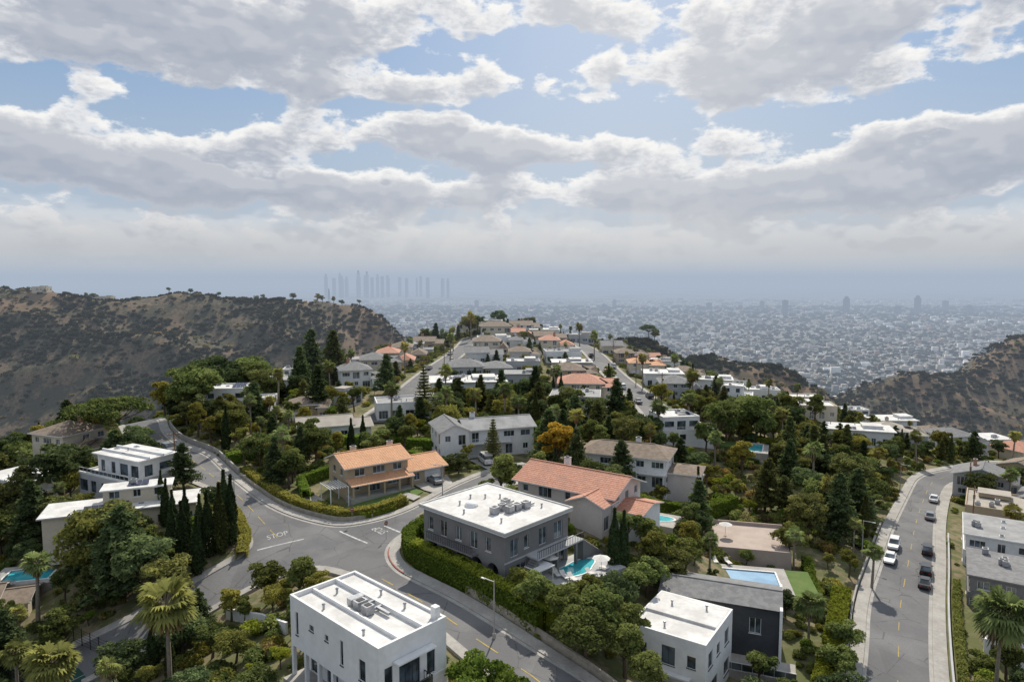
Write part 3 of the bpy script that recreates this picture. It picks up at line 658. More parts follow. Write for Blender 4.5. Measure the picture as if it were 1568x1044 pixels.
GH=[
('white_flat_roof_house',-76,184,21,11,6.4,8,'white','flat','roofw'),
('cream_tile_house',-98,152,15,11,6,-20,'cream','hip','shinb'),
('white_flat_roof_house',-97,133,14,10,5,-25,'white','flat','roofw'),
('white_ranch_house',-42,158,16,8.5,3.6,22,'white','gable','roofb'),
('white_flat_roof_house',-28,181,17,10,4,15,'white','flat','roofg'),
('white_flat_roof_house',42,168,13,11,6,10,'white','flat','roofw'),
('tile_roof_house',-50,194,11,8,3.6,-20,'cream','gable','orange'),
('tile_roof_house',-53,176,10,8,4,10,'tan','hip','shinb'),
('white_flat_roof_house',-14,213,23,14,4.2,6,'white','flat','roofw'),
('ranch_house',-12,240,22,12,3.6,8,'lgrey','hip','shing'),
('white_house',-50,222,13,11,6,20,'white','hip','shing'),('white_house',-47,243,14,11,6,12,'cream','hip','shing'),
('tile_roof_house',-45,263,14,11,5.8,5,'tan','hip','terra'),('tan_house',-43,284,14,11,6,5,'cream','hip','shinb'),('tile_roof_house',-42,306,13,10,5,5,'cream','gable','orange'),('ranch_house',-40,328,14,10,4,0,'tan','gable','shinb'),
('white_flat_roof_house',19,187,16,13,5.6,-8,'white','flat','roofg'),('tile_roof_house',23,208,17,12,5.6,-5,'cream','hip','terra'),('tan_house',21,230,14,11,5.5,0,'tan','hip','shinb'),
('tile_roof_house',22,251,14,10,4,0,'cream','gable','terra'),('white_flat_roof_house',20,271,14,11,4,3,'white','flat','roofg'),('tile_roof_house',19,292,14,10,5,0,'cream','hip','terra'),('ranch_house',17,313,14,10,4,5,'tan','gable','shinb'),
('ranch_house',-11,262,14,10,4.5,5,'white','gable','shing'),('tan_house',-9,282,14,11,5.8,0,'cream','hip','shinb'),('white_flat_roof_house',-8,303,15,11,4,5,'white','flat','roofw'),('cream_two_storey_house',-6,326,18,11,6.6,3,'cream','hip','shinb'),
('white_flat_roof_house',4,247,12,10,4,0,'lgrey','flat','roofw'),('ranch_house',5,268,12,9,4,0,'pink','hip','shinb'),('white_house',6,345,14,10,5,5,'white','gable','shinb'),('tan_house',-22,368,14,10,5,0,'cream','hip','shinb'),
('tan_house',-8,362,14,10,5,-5,'cream','hip','terra'),('white_flat_roof_house',16,338,14,10,4,0,'white','flat','roofw'),
('white_house',55,222,13,11,5,-6,'lgrey','hip','shing'),('white_flat_roof_house',54,243,13,11,4.5,-6,'white','flat','roofw'),('tile_roof_house',52,264,13,11,5,-4,'cream','hip','orange'),('tan_house',50,286,13,10,5,0,'tan','hip','shinb'),('ranch_house',47,309,13,10,4.5,0,'cream','gable','shing'),
('white_flat_roof_house',72,243,13,9,4.5,-15,'white','flat','roofw'),('white_flat_roof_house',74,222,10,8,5.5,-20,'white','flat','roofw'),('tan_house',70,270,12,9,4,-10,'cream','hip','shinb'),('white_house',66,295,12,9,4,0,'white','flat','roofg'),
('cream_house',95,216,15,9,4,-10,'cream','flat','roofw'),('white_flat_roof_house',101,196,17,9,4.2,-18,'white','flat','roofw'),('ranch_house',118,206,14,10,4,-20,'lgrey','hip','roofb'),
('grey_gabled_house',113,160,14,11,5.5,52,'lgrey','gable','shing'),('tile_roof_house',133,171,14,10,5,30,'tan','gable','shinb'),('ranch_house',118,145,14,11,5,45,'white','gable','shing'),
('tan_flat_roof_house',102.5,140.5,14,11,4.4,55,'tan','flat','roofb'),('white_modern_house',90,121.5,15,12,6.2,57,'white','flat','roofg'),('grey_modern_house',80.5,106,14,12,5.8,57,'grey','flat','shing'),('white_flat_roof_house',73,92,12,11,5,57,'white','flat','roofw'),
('ranch_house',148,178,15,11,4.5,25,'cream','hip','shinb'),('white_flat_roof_house',165,180,16,11,4.5,20,'white','flat','roofw'),('tile_roof_house',158,208,15,11,4.5,20,'cream','hip','terra'),('white_house',138,210,14,10,5,10,'white','hip','shing'),
('tan_house',175,205,14,10,5,20,'cream','hip','shinb'),('white_flat_roof_house',171,238,16,11,5,5,'white','flat','roofw'),('ranch_house',150,236,14,10,4,0,'tan','hip','shinb'),('tile_roof_house',190,225,14,10,4.5,12,'cream','hip','orange'),('white_flat_roof_house',130,232,14,9,4.5,0,'white','flat','roofw'),('white_house',192,250,15,10,5,0,'lgrey','flat','roofw'),
('white_flat_roof_house',-60,285,13,9,4,10,'white','flat','roofg'),('tile_roof_house',-62,262,12,9,4,10,'cream','hip','terra'),('white_house',-66,238,13,9,4,5,'white','gable','shing'),('modern_house',-70,212,13,9,5,0,'white','flat','roofg'),
('small_white_house',-75,96,9,6,3,20,'cream','gable','shinb'),('tile_roof_house',35,345,12,9,4,0,'cream','gable','orange'),('tan_house',50,335,12,9,4,0,'white','hip','shinb'),('white_house',-55,310,12,9,4,0,'cream','hip','orange'),
('white_house',128,256,14,9,5,0,'white','flat','roofw'),('tan_house',105,240,13,9,5,0,'cream','flat','roofw'),
('modern_house',-84,236,14,9,5,5,'white','flat','roofw'),('modern_house',-80,258,14,9,5,10,'white','flat','roofg'),('white_house',4,296,10,9,4,0,'white','hip','shing'),('white_house',3,226,10,9,4,0,'cream','hip','terra'),
('tile_roof_house',5,318,10,9,4.5,0,'tan','gable','terra'),('white_house',-58,335,12,9,4,5,'white','flat','roofw'),('tan_house',66,318,11,8,4,0,'cream','gable','terra'),('white_house',85,262,11,8,4,0,'white','hip','shing'),('white_flat_roof_house',88,238,11,8,4,-10,'white','flat','roofw'),
]
for g in GH: gen(*g)
# ------------------------------------------------------------------ patios, lawns and pools
def patch(name,poly,mat,z=.14,occ=True):
    drape(name,poly,M[mat],z)
    if occ: occ_poly(poly,0)
def slab(name,x,y,w,d,rot,top,mat,depth=3,parent=None):
    h=House(name,x,y,top,rot); h.box('slab',mat,-w/2,w/2,-d/2,d/2,-depth,0); return h
def pool(x,y,w,d,rot,top,mat='water',deck=1.6,deckm='conc',free_form=False,name='swimming_pool',depth=4):
    h=House(name,x,y,top,rot)
    W,D=w/2+deck,d/2+deck
    if free_form:
        n=28; rr=[1+.16*math.sin(2*t+.6)+.1*math.sin(3*t) for t in np.linspace(0,2*math.pi,n,endpoint=False)]
        ring=lambda s,z:[(w/2*r*s*math.cos(t),d/2*r*s*math.sin(t),z) for r,t in zip(rr,np.linspace(0,2*math.pi,n,endpoint=False))]
        h.box('deck',deckm,-W,W,-D,D,-depth,-.03)
        V,F=h.part('coping','trim'); k=len(V); a=ring(1.1,.06);b=ring(1.0,.06);c=ring(1.1,-.05); e=ring(1.0,-.02)
        V+=a+b+c+e
        for i in range(n):
            j=(i+1)%n; F+=[(k+i,k+j,k+n+j,k+n+i),(k+2*n+i,k+2*n+j,k+j,k+i),(k+n+i,k+n+j,k+3*n+j,k+3*n+i)]
        h.quad('water',mat,ring(.995,.005))
    else:
        for x0,x1,y0,y1 in ((-W,W,-D,-d/2),(-W,W,d/2,D),(-W,-w/2,-d/2,d/2),(w/2,W,-d/2,d/2)): h.box('deck',deckm,x0,x1,y0,y1,-depth,0)
        for x0,x1,y0,y1 in ((-w/2-.25,w/2+.25,-d/2-.25,-d/2),(-w/2-.25,w/2+.25,d/2,d/2+.25),(-w/2-.25,-w/2,-d/2,d/2),(w/2,w/2+.25,-d/2,d/2)): h.box('coping','trim',x0,x1,y0,y1,-.3,.05)
        h.quad('water',mat,[(-w/2,-d/2,-.14),(w/2,-d/2,-.14),(w/2,d/2,-.14),(-w/2,d/2,-.14)])
        for i in range(3): h.box('pool_steps','conc',-w/2+.01,-w/2+1.2,-d/2+.01+i*.35,-d/2+.34+i*.35,-1,-.1+0.01*i-.02)
    h.done(); reserve(x,y,2*W,2*D,rot,0)
zc=h1(8,89)+.5
pool(8.6,88.2,6.5,3.6,40,zc,free_form=True,deck=2.2,deckm='lgrey')
pool(24.5,114,5.5,3.4,-30,h1(24,113)+.6,free_form=True,deck=1.4)
pool(33.5,139.5,5,3,-20,h1(33,139)+.5,free_form=True,deck=2)
pool(58.8,163,7.5,4,68,-.8,deck=1.4,depth=6)
pool(36.2,101.5,9,6,-12,-5.9,'blue',deck=1.7)
pool(-75.5,103,6.5,4.5,15,-6,deck=1.6)
slab('patio',42,117,12,13,-14,-5.6,'patio',5).done(); reserve(42,117,13,14,-14,0)
h=House('patio_wall',42,117,-5.6,-14)
for x0,x1,y0,y1 in ((-6,6,-6.75,-6.5),(-6.25,-6,-6.75,6.5),(-6.25,6.25,6.5,6.75)): h.box('parapet','patio',x0,x1,y0,y1,-5,.6)
h.done()
slab('lawn_terrace',43.5,100,4.5,9,-12,-6,'lawn',4).done(); reserve(43.5,100,5,10,-12,0)
slab('lawn_terrace',52,168,6,12,65,-.9,'lawn',5).done(); reserve(52,168,6,12,65,0)
h=House('sports_court',-54,79.5,-9.0,-30); h.box('court','court',-8,8,-4.5,4.5,-4,0)
for x0,x1,y0,y1 in ((-7,7,-3.9,-3.8),(-7,7,3.8,3.9),(-7,-6.9,-3.8,3.8),(6.9,7,-3.8,3.8),(-.05,.05,-3.8,3.8)): h.box('court_lines','lgrey',x0,x1,y0,y1,.001,.006)
for i in range(9):
    for yy in (-4.5,4.5): h.box('fence_posts','dtrim',-8+i*2-.04,-8+i*2+.04,yy-.04,yy+.04,0,3)
for zz in np.arange(.4,3.1,.4):
    for yy in (-4.5,4.5): h.box('fence_wires','dtrim',-8,8,yy-.012,yy+.012,zz-.015,zz+.015)
    h.box('fence_wires','dtrim',-8.012,-7.988,-4.5,4.5,zz-.015,zz+.015)
h.done(); reserve(-54,79.5,16,9,-30,0)
patch('front_lawn',[(-31,112),(-25,109.5),(-20.5,112.5),(-16,121),(-20,124.5),(-26,117.5)],'lawn')
patch('driveway',[(-13.8,119.6),(-11,124.6),(-12.5,129.5),(-16,130),(-18.5,125),(-16,121.5)],'conc',.16)
patch('driveway',[(-4,132),(-1,135.5),(-4,141.5),(-9,140)],'conc',.16)
patch('driveway',[(-18.8,84.6),(-15.5,80.6),(-17,76),(-23,80)],'conc',.2)
patch('front_steps',[(-17.2,116.4),(-16.2,118.2),(-19.2,120.8),(-20,119.3)],'conc',.2,False)
for (x,y,w,d,rt) in ((10,80,9,3,40),(-36,118,4,4,40)): patch('patio',rectpoly(x,y,w,d,rt),'conc',.3)
# ------------------------------------------------------------------ walls and hedges
def wall(name,p,hgt,mat,t=.3,below=1.5,cap=None):
    p=resample(p,1.5); a=offset(p,t/2);b=offset(p,-t/2); z=H([q[0] for q in p],[q[1] for q in p]); n=len(p)
    V=np.r_[np.c_[a,z-below],np.c_[a,z+hgt],np.c_[b,z+hgt],np.c_[b,z-below]]
    F=[(k*n+i,k*n+i+1,(k+1)*n+i+1,(k+1)*n+i) for k in range(3) for i in range(n-1)]+[(0,n,2*n,3*n),(n-1,4*n-1,3*n-1,2*n-1)]
    mesh_py(name,V,F,[M[mat]])
offp=lambda p,d:[tuple(q) for q in offset(p,d)]
sub=lambda p,f:[q for q in p if f(q)]
wall('retaining_wall',offp(sub(KNE,lambda q:-88<q[0]<-56),-1.9),1.2,'conc')
wall('stone_retaining_wall',offp(sub(KNE,lambda q:-56<=q[0]<-22),-1.8),.7,'stone',.4)
wall('garden_wall',offp(sub(KSE,lambda q:q[0]>-8 and q[1]<84),-2.2),1.0,'stone',.3)
wall('white_garden_wall',[(-37,85),(-31,81),(-26.5,76.9)],1.4,'white')
wall('roadside_wall',offp(EL,2.0)[4:60],.7,'conc',.25)
wall('roadside_wall',offp(ER,-2.1)[2:60],.7,'lgrey',.25)
def leaves(C,N,S,rng=RN,flat=.35,elong=1.0):
    n=len(C); U=rng.normal(size=(n,3)); Nn=N*(1-flat)+rng.normal(size=(n,3))*flat; Nn/=np.linalg.norm(Nn,axis=1)[:,None]+1e-9
    U-=Nn*(U*Nn).sum(1)[:,None]; U/=np.linalg.norm(U,axis=1)[:,None]+1e-9; W_=np.cross(Nn,U)
    s=S[:,None]; V=np.stack([C-U*s*elong,C-W_*s*.6,C+U*s*elong,C+W_*s*.6],1).reshape(-1,3)
    return V
def hedge(p,w,hgt,mat='hedge',dens=26,size=.16,name='hedge',inner=True):
    p=resample(p,1.0); A=np.array(p); n=len(p); seg=np.linalg.norm(A[1:]-A[:-1],axis=1); Lt=seg.sum()
    N=int(Lt*dens*(w+2*hgt)); t=RN.random(N)*(n-1); i=np.minimum(t.astype(int),n-2); f=(t-i)[:,None]
    c=A[i]*(1-f)+A[i+1]*f; T=(A[i+1]-A[i]); T/=np.linalg.norm(T,axis=1)[:,None]; nr=np.c_[-T[:,1],T[:,0]]
    u=RN.random(N)*(w+2*hgt); side=np.where(u<hgt,-1,np.where(u>hgt+w,1,0)); lat=np.where(side==0,(u-hgt-w/2),side*w/2)
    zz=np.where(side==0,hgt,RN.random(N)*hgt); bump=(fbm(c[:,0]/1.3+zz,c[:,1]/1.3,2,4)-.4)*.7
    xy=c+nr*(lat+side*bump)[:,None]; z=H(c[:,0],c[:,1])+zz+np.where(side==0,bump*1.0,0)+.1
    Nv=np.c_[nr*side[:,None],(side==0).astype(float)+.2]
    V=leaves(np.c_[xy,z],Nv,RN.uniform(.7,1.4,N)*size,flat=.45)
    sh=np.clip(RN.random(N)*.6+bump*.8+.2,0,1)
    k=len(V)
    a=offset(p,w/2-.12);b=offset(p,-w/2+.12); zc=H(A[:,0],A[:,1])
    V2=np.r_[np.c_[a,zc-.3],np.c_[a,zc+hgt-.1],np.c_[b,zc+hgt-.1],np.c_[b,zc-.3]]
    Q2=np.array([(q*n+j,q*n+j+1,(q+1)*n+j+1,(q+1)*n+j) for q in range(3) for j in range(n-1)])+k
    mesh_np(name,np.r_[V,V2],np.r_[np.arange(4*N).reshape(-1,4),Q2],[L[mat]],shade=np.r_[sh,np.zeros(len(Q2))])
    occ_poly(ribbon_poly(p,w+.6),0)
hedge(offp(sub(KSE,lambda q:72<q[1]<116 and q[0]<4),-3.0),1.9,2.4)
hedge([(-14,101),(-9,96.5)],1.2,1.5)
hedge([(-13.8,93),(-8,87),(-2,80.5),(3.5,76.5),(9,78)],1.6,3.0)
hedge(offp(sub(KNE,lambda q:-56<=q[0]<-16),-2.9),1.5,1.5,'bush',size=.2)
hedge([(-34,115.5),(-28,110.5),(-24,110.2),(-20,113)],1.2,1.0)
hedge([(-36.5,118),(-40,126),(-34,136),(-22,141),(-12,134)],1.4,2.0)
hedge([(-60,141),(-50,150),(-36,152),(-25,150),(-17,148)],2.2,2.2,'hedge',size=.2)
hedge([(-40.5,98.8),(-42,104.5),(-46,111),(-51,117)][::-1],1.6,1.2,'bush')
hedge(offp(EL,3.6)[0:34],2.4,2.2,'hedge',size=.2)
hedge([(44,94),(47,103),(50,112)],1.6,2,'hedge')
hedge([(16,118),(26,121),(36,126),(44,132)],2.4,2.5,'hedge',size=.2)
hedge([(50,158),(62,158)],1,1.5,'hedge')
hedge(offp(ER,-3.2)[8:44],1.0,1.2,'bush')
# ------------------------------------------------------------------ trees
def tube(p0,p1,r0,r1,n=6):
    p0=np.array(p0,float);p1=np.array(p1,float); d=p1-p0; d/=np.linalg.norm(d)+1e-9
    u=np.cross(d,[0.31,.2,.93]); u/=np.linalg.norm(u); v=np.cross(d,u)
    t=np.linspace(0,2*math.pi,n,endpoint=False); ring=np.cos(t)[:,None]*u+np.sin(t)[:,None]*v
    V=np.r_[p0+ring*r0,p1+ring*r1]; Q=[(i,(i+1)%n,n+(i+1)%n,n+i) for i in range(n)]
    return V,np.array(Q)
class Tree:
    def __init__(s): s.V=[];s.Q=[];s.m=[];s.s=[];s.n=0
    def add(s,V,Q,m,sh):
        s.V.append(V); s.Q.append(Q+s.n); s.n+=len(V); s.m.append(np.full(len(Q),m)); s.s.append(np.broadcast_to(sh,(len(Q),)))
    def t(s,p0,p1,r0,r1): V,Q=tube(p0,p1,r0,r1); s.add(V,Q,0,.5)
    def leaf(s,C,N,S,sh,m=1,flat=.4,elong=1.0):
        V=leaves(C,N,S,flat=flat,elong=elong); s.add(V,np.arange(len(V)).reshape(-1,4),m,sh)
    def mesh(s,name,mats): return mesh_np(name,np.concatenate(s.V),np.concatenate(s.Q),mats,np.concatenate(s.m),np.concatenate(s.s),obj=False)
    def lobe(s,c,r,n,size,base,m=1):
        D=RN.normal(size=(n,3)); D/=np.linalg.norm(D,axis=1)[:,None]; D[:,2]=np.where(D[:,2]<-.35,-D[:,2],D[:,2])
        rr=1-.45*RN.random(n)**2+RN.normal(size=n)*.08
        C=np.array(c)+D*np.array(r)*rr[:,None]
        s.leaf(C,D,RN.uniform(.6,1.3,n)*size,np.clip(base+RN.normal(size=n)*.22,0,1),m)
def mk_oak(nm,mat,W=4.2,Hh=10,z0=2.6,nl=26,per=190,size=.27,open_=0.0):
    T=Tree(); top=(RN.normal()*.3,RN.normal()*.3,z0+.8)
    T.t((0,0,-.8),(top[0]*.5,top[1]*.5,z0*.5),.36,.27); T.t((top[0]*.5,top[1]*.5,z0*.5),top,.27,.22)
    cz=(z0+Hh)/2
    for i in range(nl):
        D=RN.normal(size=3); D/=np.linalg.norm(D); rr=RN.random()**.4*(.78+open_)
        if i<5: rr=.3
        c=np.array([D[0]*W*rr*.95,D[1]*W*rr*.95,cz+D[2]*(Hh-z0)/2*rr*.8])
        r=W*RN.uniform(.2,.38)
        T.lobe(c,(r,r,r*.75),int(per*RN.uniform(.7,1.3)),size,RN.uniform(.15,.75))
        if i%2==0:
            midp=np.array(top)*.5+c*.5+RN.normal(size=3)*.2; T.t(top,midp,.13,.08); T.t(midp,c,.08,.03)
    return T.mesh(nm,[M['bark'],L[mat]])
def mk_cyp(nm):
    T=Tree(); T.t((0,0,-.5),(0,0,9),.14,.03); n=2600
    t=RN.random(n)**.8; r=(.95*np.sin(np.clip(t*1.02+.12,0,1)**.75*math.pi)**.65+.04)*(1-.25*RN.random(n))
    r*=1+.25*(vnoise(t*9,RN.random(n)*0+3,2)-.5)
    a=RN.random(n)*2*math.pi; r*=1+.18*np.sin(a*3+t*9)
    C=np.c_[r*np.cos(a),r*np.sin(a),.2+t*9.8]; N=np.c_[np.cos(a),np.sin(a),np.full(n,.3)]
    T.leaf(C,N,RN.uniform(.12,.25,n),np.clip(RN.normal(size=n)*.25+.4+.2*np.sin(a*3+t*14),0,1),elong=1.5); return T.mesh(nm,[M['bark'],L['cyp']])
def mk_con(nm,W=3.0,mat='pine',tiers=22,rag=.35,p=1.0):
    T=Tree(); T.t((0,0,-.8),(.1,0,5),.3,.18); T.t((.1,0,5),(0,0,9.8),.18,.03)
    for i in range(tiers):
        t=i/(tiers-1); z=1.4+t*8.3; R_=W*((1-t)**p*.95+.06)
        for b in range(6):
            a=RN.random()*6.283; Lb=R_*RN.uniform(1-rag,1.1); e=np.array([Lb*math.cos(a),Lb*math.sin(a),z+Lb*RN.uniform(-.15,.2)])
            if i%2==0: T.t((0,0,z),e,.06,.02)
            n=int(34+Lb*16); f=RN.random(n)**.6; C=np.array([0,0,z])+(e-np.array([0,0,z]))*f[:,None]+RN.normal(size=(n,3))*np.array([.28,.28,.16])*(.5+Lb*.18)
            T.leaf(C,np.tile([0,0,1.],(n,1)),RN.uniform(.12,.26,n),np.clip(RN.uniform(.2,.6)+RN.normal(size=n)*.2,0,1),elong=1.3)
    return T.mesh(nm,[M['bark'],L[mat]])
def mk_norf(nm):
    T=Tree(); T.t((0,0,-.5),(0,0,10),.2,.03)
    for i in range(15):
        t=i/14; z=1.5+t*8.2; R_=2.4*(1-t)+.25
        for b in range(7):
            a=b*6.283/7+i*.4+RN.normal()*.1; e=np.array([R_*math.cos(a),R_*math.sin(a),z+.12*R_]); T.t((0,0,z),e,.05,.02)
            n=int(18+R_*16); f=RN.random(n); C=np.array([0,0,z])+(e-np.array([0,0,z]))*f[:,None]+RN.normal(size=(n,3))*[.13,.13,.06]
            T.leaf(C,np.tile([0,0,1.],(n,1)),RN.uniform(.1,.2,n),np.clip(.4+RN.normal(size=n)*.2,0,1),elong=1.3)
    return T.mesh(nm,[M['bark'],L['pine']])
def mk_umb(nm,W=6.5):
    T=Tree(); top=np.array((.3,.2,5.2)); T.t((0,0,-.8),(.2,0,2.5),.42,.34); T.t((.2,0,2.5),top,.34,.26)
    for i in range(34):
        a=RN.random()*6.283; rr=math.sqrt(RN.random())*W*.85; c=np.array([rr*math.cos(a),rr*math.sin(a),8.3-(rr/W)**2*2.0+RN.normal()*.3])
        r=RN.uniform(1.1,1.9); T.lobe(c,(r,r,r*.75),210,.24,RN.uniform(.15,.7)); 
        if i%2==0: T.t(top,(top+c)/2+[0,0,-.3],.14,.09); T.t((top+c)/2+[0,0,-.3],c,.09,.03)
    return T.mesh(nm,[M['bark'],L['oak']])
def mk_palm(nm,nf=46,Hh=10,pet=1.1,bl=1.25,nb=12):
    T=Tree(); pts=[np.array([.25*math.sin(z*.25),.1*z*.1,z]) for z in np.linspace(-.5,Hh-2.0,7)]
    for i,(a,b) in enumerate(zip(pts[:-1],pts[1:])): T.t(a,b,.27-.018*i,.25-.018*i)
    c=pts[-1]
    for i in range(nf):
        a=RN.random()*6.283; el=math.asin(RN.uniform(-.75,.97)); dead=el<-.4
        d=np.array([math.cos(a)*math.cos(el),math.sin(a)*math.cos(el),math.sin(el)]); side=np.array([-math.sin(a),math.cos(a),0.])
        pl=pet*RN.uniform(.7,1.15)*(.7 if dead else 1); hub=c+d*pl; sh=RN.uniform(.1,.85)
        T.t(c,hub,.03,.02)
        V=[];Qs=[]; up=np.cross(side,d)
        for j in range(nb):
            th=(j/(nb-1)-.5)*3.9+RN.normal()*.05; u=d*math.cos(th)+side*math.sin(th); ll=bl*RN.uniform(.85,1.1)*(1-.12*abs(th))
            mid=hub+u*ll*.6+up*.06; tip=hub+u*ll-np.array([0,0,ll*.32]); w_=np.cross(u,up); w_/=np.linalg.norm(w_)+1e-9
            k=len(V); V+=[hub,mid+w_*.09*bl,tip,mid-w_*.09*bl]; Qs.append((k,k+1,k+2,k+3))
        T.add(np.array(V),np.array(Qs),2 if dead else 1,np.clip(sh+RN.normal(size=len(Qs))*.12,0,1))
    n=160; aa=RN.random(n)*6.283; zz=RN.random(n); C=np.c_[c[0]+.5*np.cos(aa)*(1-zz*.4),c[1]+.5*np.sin(aa)*(1-zz*.4),c[2]-zz*1.6]
    T.leaf(C,np.c_[np.cos(aa),np.sin(aa),0*aa],np.full(n,.24),RN.random(n),m=2)
    return T.mesh(nm,[M['palmbark'],L['palm'],L['dead']])
def mk_bush(nm,mat,n=5,per=150,size=.17,W=1.3,Hh=1.5):
    T=Tree()
    for i in range(n):
        a=RN.random()*6.283; rr=W*.6*math.sqrt(RN.random()); r=RN.uniform(.5,.85)
        T.lobe((rr*math.cos(a),rr*math.sin(a),Hh*RN.uniform(.25,.6)),(r,r,r*.85),per,size,RN.uniform(.15,.8))
    for i in range(3): T.t((0,0,-.3),(RN.normal()*.4,RN.normal()*.4,.8),.05,.03)
    return T.mesh(nm,[M['bark'],L[mat]])
TM={'oak':[mk_oak('oak_a','oak'),mk_oak('oak_b','oak',W=4.8,z0=2.0,nl=30),mk_oak('oak_c','bush',W=3.6,z0=2.2,nl=22),mk_oak('oak_d','oak',W=3.4,z0=3,nl=20,open_=.12),mk_oak('oak_e','pine',W=4.4,z0=1.6,nl=34,open_=.15)],
'pine':[mk_oak('pine_a','pine',W=3.4,z0=2.4,nl=30,per=150,open_=.15),mk_con('pine_b',W=3.6,rag=.5,p=.6)],
'con':[mk_con('conifer_a',W=2.6,p=.8),mk_con('conifer_b',W=3.0,rag=.5,p=.7)],
'cyp':[mk_cyp('cypress_a'),mk_cyp('cypress_b')],'norf':[mk_norf('norfolk_a')],'umb':[mk_umb('umbrella_a')],
'palm':[mk_palm('palm_a'),mk_palm('palm_b',38,10,1.0,1.1)],'bigpalm':[mk_palm('palm_c',85,10,1.7,1.7,15)],
'yel':[mk_oak('yellow_a','yel',W=3.4,z0=1.8,nl=24)],'hill':[mk_oak('lime_a','hedge',W=3.8,z0=1.5,nl=24)]}
NAMES={'oak':'oak_tree','pine':'pine_tree','con':'conifer_tree','cyp':'cypress_tree','norf':'norfolk_pine_tree','umb':'umbrella_pine_tree','palm':'palm_tree','bigpalm':'palm_tree','yel':'yellow_leafed_tree','hill':'broadleaf_tree'}
def tree(k,x,y,hh,wf=1.0,dz=0):
    o=link(bpy.data.objects.new(NAMES[k],R.choice(TM[k]))); s=hh/10; o.location=(x,y,h1(x,y)-.1+dz); o.scale=(s*wf,s*wf,s); o.rotation_euler=(R.uniform(-.04,.04),R.uniform(-.04,.04),R.uniform(0,6.28))
    i,j=int(x-OX),int(y-OY)
    if 2<i<517 and 2<j<477: OC[i-1:i+2,j-1:j+2]=True
    return o
